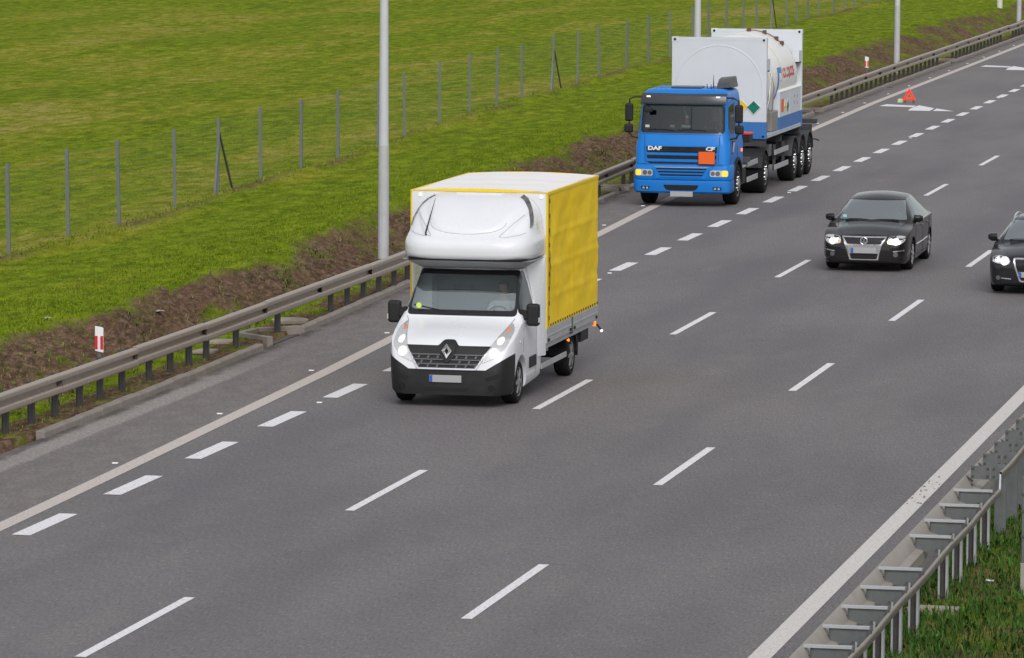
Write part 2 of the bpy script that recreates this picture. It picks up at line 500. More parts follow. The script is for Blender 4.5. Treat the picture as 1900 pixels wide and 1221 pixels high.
# ---------------------------------------------------------------- value noise for the terrain
def vnoise(x, y, seed=0):
    def h(i, j):
        n = (i*374761393 + j*668265263 + seed*1442695) & 0xffffffff
        n = ((n ^ (n >> 13)) * 1274126177) & 0xffffffff
        return ((n ^ (n >> 16)) & 0xffff) / 65535.0
    xi = np.floor(x).astype(np.int64); yi = np.floor(y).astype(np.int64)
    fx, fy = x - xi, y - yi
    fx, fy = fx*fx*(3-2*fx), fy*fy*(3-2*fy)
    return (h(xi, yi)*(1-fx)+h(xi+1, yi)*fx)*(1-fy) + (h(xi, yi+1)*(1-fx)+h(xi+1, yi+1)*fx)*fy
def fbm(x, y, seed=0, oct=4):
    s = 0; a = .5
    for o in range(oct):
        s = s + a*vnoise(x*2**o, y*2**o, seed+o); a *= .5
    return s / (1 - .5**oct)
def tabv(tab, y):
    return np.interp(y, [a for a, b in tab], [b for a, b in tab])
def sstep(t): t = np.clip(t, 0, 1); return t*t*(3-2*t)
def terrain(x, y):
    """height and soil mask left of the kerb, in road coordinates"""
    k = tabv(K_TAB, y); cr = tabv(CREST_TAB, y); rail = tabv(RAIL_TAB, y)
    toe = np.minimum(rail - .55, k - .95)
    crest = cr + (fbm(y*.55, x*0+3, 5, 3) - .5)*.5
    t = (toe - x) / (toe - crest)
    z = .085 + (Z_TOP - .085)*sstep(t)
    z = z + np.clip((k - x)/.6, 0, 1)*(fbm(x*2.2, y*2.2, 9, 3)-.5)*.05
    rough = np.clip(np.minimum(t*4, (1.25-t)*4), 0, 1)
    z = z + rough*((fbm(x*2.4, y*1.1, 21, 4)-.5)*.25 + (fbm(x*6, y*3.2, 22, 3)-.5)*.10)
    # field: gentle ground swell
    far = np.clip((-28 - x)/30, 0, 1)
    z = z + far*(fbm(x*.05, y*.05, 31, 3)-.5)*.7 + np.clip((crest-x)/1.0, 0, 1)*(fbm(x*.8, y*.5, 33, 3)-.5)*.10
    fx = tabv(FENCE_TAB, y)
    rid = np.exp(-((x-(fx+.45))/.28)**2)
    z = z + rid*(.05+.16*fbm(y*.35, y*0, 41, 3))*np.where(fbm(y*.16, y*0+2, 44, 2) > .45, 1, .35)
    n = .55*fbm(x*1.1, y*.35, 51, 4) + .45*fbm(x*1.9, y*1.1, 52, 3)
    fadefar = np.interp(y, [60, 130, 170, 240], [1, 1, .86, .72])
    soil = np.clip(np.minimum((t+.05)/.22, (1.16-t)/.48), 0, 1)*(-.03+1.55*n)*fadefar*1.04
    verge = np.clip((x-toe)/.15, 0, 1)
    soil = np.maximum(soil, verge*np.clip(.15+1.0*fbm(x*2.2, y*1.1, 55, 4), 0, 1)*np.clip(1.15-(k-.15-x)*.45, .5, 1.1))
    soil = np.maximum(soil, np.exp(-((x-(fx+.3))/.5)**2)*(.2+.62*fbm(x*1.2, y*.45, 57, 4)))
    straw = .5 + (fbm(x*.40, y*.07, 61, 4)-.5)*.9*np.clip((fx-x)/3, 0, 1) - .25*np.clip((x-fx)/1.5, 0, 1)
    straw = straw + np.exp(-((x-(fx-.3))/1.6)**2)*.22*fbm(x, y*.4, 63, 3)
    return z, soil, straw
def tz(x, y):
    return float(terrain(np.array([float(x)]), np.array([float(y)]))[0][0])

def grid_mesh(name, X, Y, Z, m, attrs, **kw):
    ny, nx = X.shape
    V = np.stack([X + KC*(Y-40)**2/2, Y, Z], -1).reshape(-1, 3)
    i = np.arange(ny-1)[:, None]*nx + np.arange(nx-1)[None]
    F = np.stack([i, i+1, i+nx+1, i+nx], -1).reshape(-1)
    return np_mesh(name, V, F, 4, m, {k: a.ravel() for k, a in attrs.items()}, True, **kw)

# ---------------------------------------------------------------- road
ys = np.concatenate([np.arange(30, 300, 1.5), np.arange(300, 1201, 30)])
ts = np.concatenate([np.linspace(0, .15, 7), np.linspace(.15, 1, 36)[1:]])
Yg = np.repeat(ys[:, None], len(ts), 1)
K = tabv(K_TAB, Yg)
Xg = (K - .05) + ts[None]*(-7.46 - K + .05)
road = grid_mesh('road', Xg, Yg, Xg*0, asphalt, {'sd': Xg - tabv(L_TAB, Yg), 'kd': Xg - K, 'xr': Xg, 'yy': Yg}, kind='structure')
road['label'] = 'grey three lane carriageway with a narrowing acceleration lane'
def mark_strip(name, tab, w, m, y0, y1, step=2.0, z=.005, parent=road, **kw):
    b = MB(); n = max(1, int((y1-y0)/step)); rings = []
    for i in range(n+1):
        y = y0 + (y1-y0)*i/n
        x = lerp_tab(tab, y) if isinstance(tab, list) else tab
        rings.append([W(x-w/2, y, z), W(x+w/2, y, z)])
    b.loft(rings, False, False)
    return b.build(name, m, parent, smooth=0, **kw)
mark_strip('edge_line', L_TAB, .25, old_paint, 35, 600, label='weathered solid white edge line beside the hard strip')
mark_strip('edge_line', XR, .25, stone_white, 35, 600, label='solid white edge line along the central barrier')
def dash(x, y0, y1, w, name='lane_dash'):
    b = MB(); n = 8
    for i in range(n):
        a, c = y0 + (y1-y0)*i/n, y0 + (y1-y0)*(i+1)/n
        b.add([W(x-w/2, a, .005), W(x+w/2, a, .005), W(x+w/2, c, .005), W(x-w/2, c, .005)], [(0, 1, 2, 3)])
    b.build(name, white_paint, road, smooth=0)
for i in range(-1, 20):
    dash(XA, 50.13 + 12*i, 54.45 + 12*i, .13)
    dash(XB, 53.71 + 12*i, 58.05 + 12*i, .13)
for i in range(-3, 46):
    yc = 59.88 + 3.986*i
    dash(XC, yc - 1.02, yc + 1.02, .25, 'wide_dash')
AR = [[(-22.45, 163.5), (-22.36, 164.75), (-21.25, 164.08), (-21.25, 163.2)], [(-21.2, 164.42), (-20.47, 162.73), (-20.42, 161.05), (-21.16, 161.06), (-21.24, 162.6)], [(-20.38, 162.62), (-19.62, 161.1), (-20.32, 161.05)]]
for k in range(3):
    b = MB()
    for pl in AR:
        b.add([W(x - .02*k, y + 30.35*k, .006) for x, y in pl], [tuple(range(len(pl)))])
    b.build('merge_arrow', white_paint, road, smooth=0)
stud_m = mat('road_stud_white', (.8, .8, .78), .4, dirt=0)
sb = MB(); sb.prism([(-.035, .004), (-.027, .017), (.027, .017), (.035, .004)], 'x', -.042, .042)
stud_me = None
for y in [42.2, 48.2, 54.2, 60.1, 66.04, 72.21, 78.56, 84.98, 91.2, 97.6, 104, 110.42, 116.61, 122.8, 129, 135, 141, 147, 152.8, 159.2, 165.2, 171.5, 177.5, 183.8, 190, 196.4, 202.5, 208.6, 214.7, 221]:
    if stud_me is None:
        o = sb.build('road_stud', stud_m, road); stud_me = o
    else: o = dup(stud_me, road)
    o.location = W(lerp_tab(L_TAB, y) - .27, y)
for y in (74.07, 98.1, 122.1, 146.0, 170.1):
    o = dup(stud_me, road); o.location = W(XC + .02, y)
tar_m = mat('loose_tar', (.03, .03, .03), .8, dirt=0)

# ---------------------------------------------------------------- verge, bank and field as one terrain sheet
ys = np.concatenate([np.arange(36, 130, .22), np.arange(130, 300, .5), np.arange(300, 420, 4)])
us = np.concatenate([[0, .12], np.linspace(.2, 6, 62), np.linspace(6, 14, 34)[1:], 14 + np.cumsum(np.geomspace(.35, 12, 52))])
Yg = np.repeat(ys[:, None], len(us), 1)
Xg = tabv(K_TAB, Yg) - .10 - us[None]
Zg, S, T = terrain(Xg, Yg)
Zg[:, 0] = -.3
terr = grid_mesh('bank_and_field', Xg, Yg, Zg, turf, {'soil': S, 'straw': T}, kind='structure')
xmin = Xg.min()
# land beyond, out to the horizon
b = MB(); b.add([(-3500, -400, -.45), (3500, -400, -.45), (3500, 5000, -.45), (-3500, 5000, -.45)], [(0, 1, 2, 3)])
o = b.build('ground', turf, smooth=0, kind='structure')
b = MB()
far = [(-3000, 415), (-24.5, 415), (-24.5, 3500), (-3000, 3500)]
b.add([(x + cx(415), y, .75) for x, y in far], [(0, 1, 2, 3)])
b.add([(x, y, .75) for x, y in [(-3000, -300), (Xg[0].max() - 170, -300), (Xg[0].max() - 170, 415), (-3000, 415)]], [(0, 1, 2, 3)])
b.build('far_field', turf, smooth=0, kind='structure')
# central reserve on the right, the other carriageway past it
ys = np.arange(30, 420, .4); us = np.concatenate([np.linspace(0, 3.2, 40), np.linspace(3.2, 9.0, 14)[1:]])
Yg = np.repeat(ys[:, None], len(us), 1); Xg = -7.47 + 0*Yg + us[None]
Zg = -.02 + sstep(us[None]/.8)*.03 + (fbm(Xg*1.5, Yg*1.5, 71, 4)-.5)*.10*np.clip(us[None]/.4, 0, 1)
S = .30 + .5*fbm(Xg*1.3, Yg*.9, 73, 4)
grid_mesh('central_reserve', Xg, Yg, Zg, turf, {'soil': S, 'straw': .15 + 0*Xg}, kind='structure')
b = MB(); b.loft([[W(1.3, y, -.01), W(13, y, -.01)] for y in range(-20, 900, 20)], False, False)
b.build('opposite_road', mat('far_asphalt', (.11, .105, .105), .85, scale=1.5), smooth=0, kind='structure')

# ---------------------------------------------------------------- grass as real blades
def blades(name, P, hgt, wid, tone, dry, lean=.5, **kw):
    """P: (n,3) roots; one bent blade of two triangles... kept to a single tapering triangle pair"""
    n = len(P); a = rng.uniform(0, 2*np.pi, n); d = np.stack([np.cos(a), np.sin(a), 0*a], -1)
    s = np.stack([-d[:, 1], d[:, 0], 0*a], -1)*(wid[:, None]/2)
    ln = rng.uniform(.1, 1, n)*lean
    mid = P + d*(hgt*ln*.35)[:, None]; mid[:, 2] += hgt*.6
    tip = P + d*(hgt*ln)[:, None]; tip[:, 2] += hgt*(1-.3*ln)
    V = np.stack([P - s, P + s, mid + s*.7, mid - s*.7, tip], 1).reshape(-1, 3)
    i = np.arange(n)*5
    F = np.stack([i, i+1, i+2, i, i+2, i+3, i+3, i+2, i+4], -1).reshape(-1)
    return np_mesh(name, V, F, 3, kw.pop('m', blade), {'tone': np.repeat(tone, 5), 'dry': np.repeat(dry, 5)}, False, kind='stuff', **kw)
# central reserve: long unmown grass close to the camera
n = 110000
x = -7.40 + 6.6*rng.uniform(0, 1, n)**1.35; y = 45 + rng.uniform(0, 1, n)**1.2*45
cl = fbm(x*2.2, y*2.2, 81, 3)
keep = (rng.uniform(0, 1, n) < .15 + 1.25*cl) & ~((np.abs(x+6.98) < .26) & (np.abs(y-55.6) < .16))
x, y, cl = x[keep], y[keep], cl[keep]; n = len(x)
zz = -.02 + sstep((x+7.47)/.8)*.03
P = np.stack([x + KC*(y-40)**2/2, y, zz], -1)
wide = rng.uniform(0, 1, n) < .20
lush = mk_blade('lush_blade', (.026, .066, .012), (.098, .200, .038))
blades('long_grass', P, np.where(wide, rng.uniform(.06, .14, n), rng.uniform(.05, .20, n)*(.5+cl)), np.where(wide, .035, rng.uniform(.006, .014, n)), np.clip(cl*1.5-.55+rng.normal(0, .25, n), 0, 1), (rng.uniform(0, 1, n) < .03+.28*np.clip(fbm(x*1.4, y*1.4, 87, 3)*2.4-1.3, 0, 1))*rng.uniform(.2, .7, n), np.where(wide, 1.6, .9), m=lush)
# verge, bank and field
def scatter(n, y0, y1, u0, u1, pw=1.6):
    y = y0 + (y1-y0)*rng.uniform(0, 1, n)**pw
    u = u0 + (u1-u0)*rng.uniform(0, 1, n)
    return tabv(K_TAB, y) - .3 - u, y
x, y = scatter(60000, 62, 150, 0, 4.2)
z, so, st = terrain(x, y)
keep = rng.uniform(0, 1, len(x)) < np.clip(1.2 - so*1.05, .12, 1)
x, y, z, so = x[keep], y[keep], z[keep], so[keep]; n = len(x)
blades('verge_grass', np.stack([x + KC*(y-40)**2/2, y, z-.01], -1), rng.uniform(.02, .08, n), rng.uniform(.008, .02, n), rng.uniform(.3, .9, n), np.clip((rng.uniform(0, 1, n) < .06+.30*so)*rng.uniform(.2, .7, n), 0, 1), 1.0)
y = 66 + 130*rng.uniform(0, 1, 230000)**1.25
u = 2.6 + rng.uniform(0, 1, len(y))**1.3*(5 + (y-60)*.34)
x = tabv(K_TAB, y) - u
z, so, st = terrain(x, y)
cl = fbm(x*1.1, y*.8, 83, 4)
keep = (rng.uniform(0, 1, len(x)) < np.clip(1.15 - so*1.15, .10, 1)*(.35+.9*cl))
x, y, z, so, st, cl = [q[keep] for q in (x, y, z, so, st, cl)]; n = len(x)
tall = np.exp(-((x-(tabv(FENCE_TAB, y)+.3))/.45)**2)
blades('field_grass', np.stack([x + KC*(y-40)**2/2, y, z-.01], -1), rng.uniform(.015, .045, n)*(1+2.2*tall*rng.uniform(0, 1, n)), rng.uniform(.012, .03, n), np.clip(.62+(cl-.5)*1.0+rng.normal(0, .2, n), 0, 1), np.clip((rng.uniform(0, 1, n) < .05+.55*np.clip(st-.55, 0, 1)+.3*tall)*rng.uniform(.2, .7, n), 0, 1), 1.1)

# weeds and dead stalks rooted in the bare bank
n = 7000
y = 62 + 120*rng.uniform(0, 1, n)**1.4; kk = tabv(K_TAB, y); crr = tabv(CREST_TAB, y)
x = kk - .9 + (crr - .7 - kk + .9)*rng.uniform(0, 1, n)
gg = fbm(x*1.3, y*.7, 97, 3); kp = rng.uniform(0, 1, n) < np.clip(gg*4 - 2.1, .02, 1)*np.clip((x - crr - .25)/.5, 0, 1)
x, y, gg = x[kp], y[kp], gg[kp]
x = np.repeat(x, 5) + rng.normal(0, .06, len(x)*5); y = np.repeat(y, 5) + rng.normal(0, .08, len(y)*5); gg = np.repeat(gg, 5); n = len(x)
z, so, st = terrain(x, y)
blades('bank_weeds', np.stack([x + KC*(y-40)**2/2, y, z-.01], -1), rng.uniform(.03, .13, n), rng.uniform(.012, .035, n), np.clip(rng.normal(.35, .25, n), 0, 1), (rng.uniform(0, 1, n) < .12)*rng.uniform(.3, .8, n), 1.2, m=mk_blade('weed_blade', (.050, .080, .018), (.120, .165, .03)))
# ---------------------------------------------------------------- kerb of separate stones, broken by the drain inlets
kerb_m = mat('kerb_concrete', (.25, .22, .195), .9, scale=4, dirt=.5, dirtcol=(.17, .14, .11), bmp=.3)
galv = mat('dull_galvanised', (.36, .305, .262), .62, metal=.1, scale=5, dirt=.45, dirtcol=(.29, .26, .22))
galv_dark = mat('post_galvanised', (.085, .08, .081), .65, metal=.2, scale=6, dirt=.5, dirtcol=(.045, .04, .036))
galv_light = mat('bright_galvanised', (.52, .53, .55), .42, metal=.5, scale=7, dirt=.4)
galv_plate = mat('plate_galvanised', (.15, .158, .163), .55, metal=.3, scale=5, dirt=.5, dirtcol=(.085, .085, .085))
kerb = MB().box(-.05, .05, -.05, .05, -.3, -.1).build('kerb', kerb_m, kind='structure')
kerb['label'] = 'row of concrete kerb stones along the hard strip'
kb = MB(); kb.prism([(-.145, -.1), (-.145, .11), (-.03, .11), (-.006, .088), (0, .0), (0, -.1)], 'y', 0.003, .997)
k0 = None
INLETS = [(82.4, 84.35), (120.2, 121.6), (157.6, 159.6), (196, 197.4), (233, 234.6)]
y = 68.6
while y < 262:
    if not any(a - .5 < y + .5 < c + .5 for a, c in INLETS):
        if k0 is None: o = k0 = kb.build('kerb_stone', kerb_m, kerb, smooth=0, bevel=.012, seg=1)
        else: o = dup(k0, kerb)
        x0, x1 = lerp_tab(K_TAB, y), lerp_tab(K_TAB, y+1)
        o.location = Vector(W(x0 + random.uniform(-.006, .006), y, random.uniform(-.008, .006)))
        o.rotation_euler = (random.uniform(-.006, .006), random.uniform(-.01, .01), -math.atan2(x1 - x0 + cx(y+1)-cx(y), 1))
    y += 1
def inlet(pts, lab):
    t = thing('drain_inlet', lab, 'drain', W(pts[0][0], pts[0][1], 0), 0, 'drain inlets in the kerb line')
    ox, oy = pts[0]
    for a, c in zip(pts[:-1], pts[1:]):
        p, q = Vector((a[0]-ox, a[1]-oy, .03)), Vector((c[0]-ox, c[1]-oy, .03))
        d = (q-p).normalized()*.03
        MB().bar(p+d, q-d, .12, .26).build('kerb_stone', kerb_m, t, smooth=0, bevel=.012, seg=1)
    inner = [(x-ox, y-oy, .012) for x, y in pts]
    MB().add(inner, [tuple(range(len(inner)))]).build('channel_floor', mat('channel_dirt', (.10, .085, .07), .95, dirt=.6, scale=9), t, smooth=0)
inlet([(-22.12, 82.3), (-22.88, 82.95), (-22.80, 83.75), (-22.12, 84.4)], 'angled kerb recess of a drain inlet with two round slabs nearby')
for yy, lab in ((120.2, 'drain inlet beside the yellow box of the van'), (157.6, 'drain inlet just behind the white tank container'), (196, 'drain inlet in the kerb past the warning triangle')):
    kx = lerp_tab(K_TAB, yy)
    inlet([(kx-.05, yy-.05), (kx-.72, yy+.35), (kx-.72, yy+1.1), (kx-.05, yy+1.6)], lab)
slab_m = mat('slab_concrete', (.34, .30, .24), .9, scale=5, dirt=.5, bmp=.3)
for x, y, rx, ry, lab in ((-22.69, 85.75, .33, .42, 'round concrete manhole lid in the verge by the kerb recess'),):
    b = MB(); b.lathe([(0, .001), (0, .34), (.05, .34), (.06, .32), (.06, .001)], 'z', 28)
    o = b.build('manhole_cover', slab_m, smooth=40); o.location = W(x, y, .075); tag(o, lab, 'manhole cover')
for x, y, sx, sy, lab in ((-22.86, 81.75, .46, .55, 'flat concrete slab in the verge nearest the drain recess'), (-22.70, 80.1, .40, .5, 'flat concrete slab in the verge behind guardrail posts, the nearer of two')):
    o = MB().prism(roundpoly([(-sx/2, -sy/2), (sx/2, -sy/2*.7), (sx/2*.9, sy/2), (-sx/2*.8, sy/2*.8)], .08), 'z', 0, .05).build('concrete_slab', slab_m, smooth=0, bevel=.01); o.location = W(x, y, .085); tag(o, lab, 'slab')
o = MB().prism(roundpoly([(-.36, -.16), (.26, -.12), (.26, .16), (-.3, .14)], .03), 'z', -.05, .05).build('concrete_slab', slab_m, smooth=0, bevel=.01); o.location = W(-6.98, 55.6, .0); tag(o, 'half buried concrete slab in the long grass by the double sided barrier', 'slab')

# ---------------------------------------------------------------- left guardrail
def wave(): return [(-.012, .735), (.0, .75), (.045, .748), (.074, .737), (.084, .722), (.084, .672), (.076, .652), (.010, .636), (.0, .628), (.0, .566), (.010, .558), (.070, .552), (.082, .538), (.084, .482), (.076, .462), (.045, .445), (0, .43), (-.012, .44)]
prof = wave()
rail = thing('guardrail', 'long corrugated steel guardrail along the left verge', 'guardrail', W(-22.36, 60))
bm0 = MB(); back = [(x-.006, z) for x, z in prof]
rings = [[(x, y, z) for x, z in prof] + [(x-.007, y, z) for x, z in reversed(prof)] for y in (0, 4.03)]
bm0.loft(rings, True, True)
seg0 = None; y = 54.55
rv = Vector(rail.location)
while y < 290:
    if seg0 is None: o = seg0 = bm0.build('beam', galv, rail, smooth=32)
    else: o = dup(seg0, rail)
    a, c = Vector(W(lerp_tab(RAIL_TAB, y), y)), Vector(W(lerp_tab(RAIL_TAB, y+4), y+4))
    o.location = a - rv + Vector((random.uniform(-.004, .004), 0, random.uniform(-.008, .008))); o.rotation_euler = (random.uniform(-.0012, .0012), 0, -math.atan2((c-a).x, 4))
    y += 4
pb = MB(); pb.add([], [])
pb.box(-.036, .036, -.020, .020, -.3, .74).box(.0365, .046, -.045, .045, -.3, .74).box(-.046, -.0365, -.045, .045, -.3, .74)
posty = [59.2, 60.5, 61.8, 63.1, 64.4, 65.7, 67, 68.3, 69.55, 70.7, 71.94, 73.02, 74.19, 75.7, 76.94, 78.04, 79.09, 81.04, 83.91]
y = 87.9
GAPS = [(119.0, 121.2), (154.5, 161.3), (193.9, 196.9), (216.4, 220.8), (232, 235)]
while y < 262:
    if not any(a < y < c for a, c in GAPS): posty.append(y)
    y += 1.31
p0 = None
for y in posty:
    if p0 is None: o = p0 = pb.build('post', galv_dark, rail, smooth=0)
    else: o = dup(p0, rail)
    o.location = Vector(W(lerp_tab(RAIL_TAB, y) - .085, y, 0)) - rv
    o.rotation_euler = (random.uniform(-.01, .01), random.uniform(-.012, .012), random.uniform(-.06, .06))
# bolt bosses where the beams overlap
bb = MB(); bb.lathe([(0, .026), (.012, .022), (.016, .001)], 'x', 10)
b0 = None; y = 58.6
while y < 130:
    for dy in (-.06, .06):
        o = bb.build('bolt', galv_dark, rail) if b0 is None else dup(b0, rail); b0 = b0 or o
        o.location = Vector(W(lerp_tab(RAIL_TAB, y) + .008, y + dy, .59)) - rv
    y += 4
# delineators on the guardrail
red_m = mat('reflector_red', (.62, .02, .03), .4, dirt=.1)
wht_m = mat('sign_white', (.80, .80, .82), .5, dirt=.1)
refl_m = mat('reflector_silver', (.75, .72, .74), .3, dirt=.1)
def delineator(x, y, label):
    t = thing('delineator_post', label, 'delineator', W(x, y, 0), 0, 'red and white delineators behind the guardrail')
    MB().bar((0, .028, .0), (0, .028, 1.0), .05, .03).build('stem', galv_plate, t)
    MB().prism([(-.068, .81), (.068, .785), (.068, 1.165), (.052, 1.185), (-.068, 1.205)], 'y', -.012, .012).build('plate', wht_m, t, smooth=0, bevel=.004, seg=1)
    for s in (-1, 1):
        MB().box(s*.045-.022, s*.045+.022, -.017, -.0125, .835, 1.05).build('red_reflector', red_m, t, smooth=0)
    MB().box(-.021, .021, -.018, -.0128, .86, 1.04).build('white_reflector', refl_m, t, smooth=0)
delineator(-22.52, 73.3, 'red and white delineator plate nearest the camera, left of the lamp post')
delineator(-24.35, 174.2, 'small red and white delineator plate behind the guardrail near the warning triangle')

# ---------------------------------------------------------------- barrier of the central reserve
bar = thing('double_sided_barrier', 'steel barrier with cross channels and a rubbing strip on the central reserve', 'crash barrier', W(-7.1, 50))
bv = Vector(bar.location)
# beam facing the road: we see its trough from behind
fp = [(-.36, .752), (-.352, .76), (-.34, .752), (-.345, .60), (-.29, .585), (-.16, .56), (-.12, .555), (-.115, .47)]
fp = [(.02, .75), (.03, .742), (.035, .70), (-.03, .66), (-.045, .62), (-.03, .59), (.0, .58), (-.03, .57), (-.045, .53), (-.03, .49), (.035, .45), (.045, .43)]
def strip(name, pf, th, m, y0, y1, zf=None, n=1):
    b = MB(); rings = []
    k = max(1, int((y1-y0)/1.0)) if n == 1 else n
    for i in range(k+1):
        y = y0 + (y1-y0)*i/k; dz = zf(y) if zf else 0; dx = 0
        c = Vector(W(0, y)) - Vector((bv.x, bv.y, 0))
        rings.append([(c.x + x, c.y, z + dz) for x, z in pf] + [(c.x + x + .0, c.y, z + dz - th) for x, z in reversed(pf)])
    b.loft(rings, True, True)
    return b.build(name, m, bar, smooth=40)
galv_tan = mat('dusty_beam', (.32, .29, .258), .6, metal=.1, scale=4, dirt=.5, dirtcol=(.25, .225, .19))
fpw = [(-7.455, .752), (-7.435, .757), (-7.42, .745), (-7.345, .60), (-7.28, .585), (-7.255, .57), (-7.25, .46), (-7.30, .44)]
y = 34.0
while y < 130:
    strip('beam', fpw, .006, galv_tan, y, y + 3.994); y += 4
def wavy(y): return .012*math.sin(y*4.7) - .0
strip('rubbing_strip', [(-6.925, .705), (-6.905, .71), (-6.895, .695), (-6.895, .63), (-6.905, .615), (-6.925, .62)], .004, galv_tan, 34, 61.35, lambda y: .012*math.cos((y-48.4)*2*math.pi/1.33) - .01)
strip('rubbing_strip', [(-6.925, .90), (-6.905, .905), (-6.895, .89), (-6.895, .83), (-6.905, .815), (-6.925, .82)], .004, galv_tan, 61.4, 130, lambda y: .015*math.cos((y-48.4)*2*math.pi/1.33))
MB().bar(Vector(W(-6.91, 61.35, .66))-Vector((bv.x, bv.y, 0)), Vector(W(-6.91, 61.4, .87))-Vector((bv.x, bv.y, 0)), .02, .1).build('strip_end', galv_light, bar)
def near_bracket(y):
    c = Vector(W(-7.1, y)) - Vector((bv.x, bv.y, 0))
    out = []
    b = MB(); b.prism([(-.33, .735), (-.325, .762), (.17, .762), (.17, .735)], 'y', -.035, .035); out.append(('channel', b, galv_light))
    b = MB(); b.bar((-.335, .0, .75), (-.335, 0, .655), .014, .03).bar((-.335, 0, .66), (-.25, 0, .635), .014, .03); out.append(('loop', b, galv_dark))
    b = MB(); b.box(-.25, .15, -.006, .006, .575, .733).box(-.25, .15, -.03, .03, .563, .5745).box(-.257, -.2505, -.035, .035, .575, .733); out.append(('spacer_plate', b, galv_plate))
    b = MB(); b.box(.024, .046, -.052, -.046, -.3, .60).box(.024, .030, -.0455, .04, -.3, .60).box(.112, .140, -.052, -.046, -.3, .60).box(.1345, .140, -.0455, .04, -.3, .60); out.append(('post', b, galv_light))
    b = MB(); b.box(.0305, .134, .010, .016, -.3, .60); out.append(('post_web', b, galv_dark))  # same steel as the flanges, coloured darker to shade the recess
    b = MB(); b.box(.143, .19, -.03, .03, .60, .72); out.append(('clip', b, galv_dark))
    b = MB(); b.lathe([(-.06, .012), (-.052, .012)], 'y', 8, (.0, 0, .60)); b.lathe([(-.06, .012), (-.052, .012)], 'y', 8, (.08, 0, .57)); out.append(('bolt', b, galv_dark))
    return c, out
def far_bracket(y):
    c = Vector(W(-7.1, y)) - Vector((bv.x, bv.y, 0)); out = []
    b = MB(); b.bar((-.335, .0, .755), (-.335, 0, .655), .012, .03).bar((-.335, 0, .66), (-.24, 0, .635), .012, .03).bar((-.335, 0, .75), (-.24, -.03, .69), .012, .03); out.append(('loop', b, galv_dark))
    b = MB(); b.box(-.27, -.13, -.005, .005, .72, .89).box(-.128, -.022, -.005, .005, .715, .895); out.append(('spacer_plate', b, galv_plate))
    b = MB(); b.box(-.015, .19, -.012, -.004, .70, .92).box(.05, .185, -.010, -.0045, -.3, .6995).box(.1855, .192, -.012, .04, -.3, .6995).box(.043, .0495, -.012, .04, -.3, .6995); out.append(('post', b, galv_plate))
    b = MB()
    for xx in (-.05, -.24, .03):
        for z in (.76, .86): b.lathe([(-.03, .014), (-.012, .014)], 'y', 8, (xx, 0, z))
    out.append(('bolt', b, galv_dark))
    return c, out
def brackets(fn, ylist):
    cache = None
    for y in ylist:
        c, out = fn(y)
        if cache is None:
            cache = [bb.build(n, m, bar, smooth=30) for n, bb, m in out]; objs = cache
        else: objs = [dup(q, bar) for q in cache]
        for q in objs: q.location = c; q.rotation_euler = (0, 0, random.uniform(-.015, .015))
brackets(near_bracket, [39.1, 40.4, 41.7, 43.0, 44.4, 45.7, 47.03, 48.38, 49.66, 51.02, 52.42, 53.86, 56.5, 57.86, 59.28, 60.7])
brackets(far_bracket, [62.05 + 1.31*i for i in range(40)])
# slim grey post in the grass at the frame's edge
t = thing('marker_post', 'slim grey steel post standing in the long grass at the right edge', 'post', W(-6.115, 57.0, -.02))
MB().box(-.05, .05, -.03, .03, .0, .42).build('foot', mat('post_concrete', (.33, .31, .27), .85, dirt=.4), t, bevel=.006)
MB().box(-.042, .042, -.022, .022, .4205, 1.45).build('shaft', galv_plate, t, bevel=.005)
for z in (.72, 1.02, 1.22): MB().box(-.052, .052, -.032, .032, z, z+.035).build('band', galv_dark, t, bevel=.004)

# ---------------------------------------------------------------- wire fence on the plateau
FP = [74.5, 78.4, 82.3, 86.2, 90.16, 94.06, 97.9, 102.9, 107.0, 111.7, 115.9, 120.1, 125.3, 129, 134.9, 140, 145, 149.4, 154.8, 159.6, 164.2, 170.2, 175.3, 180.2, 185.5, 190, 195, 199.5, 204, 208.5, 213, 217, 221, 225, 230, 234, 238, 242.5, 247, 252]
fence = thing('wire_fence', 'wire mesh fence with grey posts running across the grass field', 'fence', W(-29.45, 74.5, Z_TOP))
fv = Vector(fence.location)
post_m = mat('fence_post_grey', (.15, .165, .165), .65, metal=.1, scale=3, dirt=.4)
fb = MB(); fb.box(-.034, .034, -.034, .034, -.3, 1.72).box(-.035, .035, -.035, .035, 1.7205, 1.75)
f0 = None; tops = []
for y in FP:
    x = lerp_tab(FENCE_TAB, y) + random.uniform(-.05, .05); z = tz(x, y)
    o = fb.build('fence_post', post_m, fence, smooth=0) if f0 is None else dup(f0, fence); f0 = f0 or o
    o.location = Vector(W(x, y, z + random.uniform(-.05, .04))) - fv; o.rotation_euler = (random.uniform(-.012, .012), random.uniform(-.018, .018), random.uniform(-.2, .2))
    tops.append((x, y, z))
b = MB()
for (x0, y0, z0), (x1, y1, z1) in zip(tops[:-1], tops[1:]):
    for h in (.08, .25, .42, .58, .75, .92, 1.10, 1.28, 1.46, 1.66):
        b.bar(Vector(W(x0, y0, z0 + h)) - fv, Vector(W(x1, y1, z1 + h)) - fv, .0024)
    n = int((y1-y0)/.3)
    for i in range(1, n):
        f = i/n; x, y, z = x0+(x1-x0)*f, y0+(y1-y0)*f, z0+(z1-z0)*f
        b.bar(Vector(W(x, y, z + .06)) - fv, Vector(W(x, y, z + 1.66)) - fv, .0018)
b.build('wire_mesh', mat('fence_wire', (.17, .18, .17), .6, metal=.3, dirt=0), fence, smooth=0, kind='stuff')
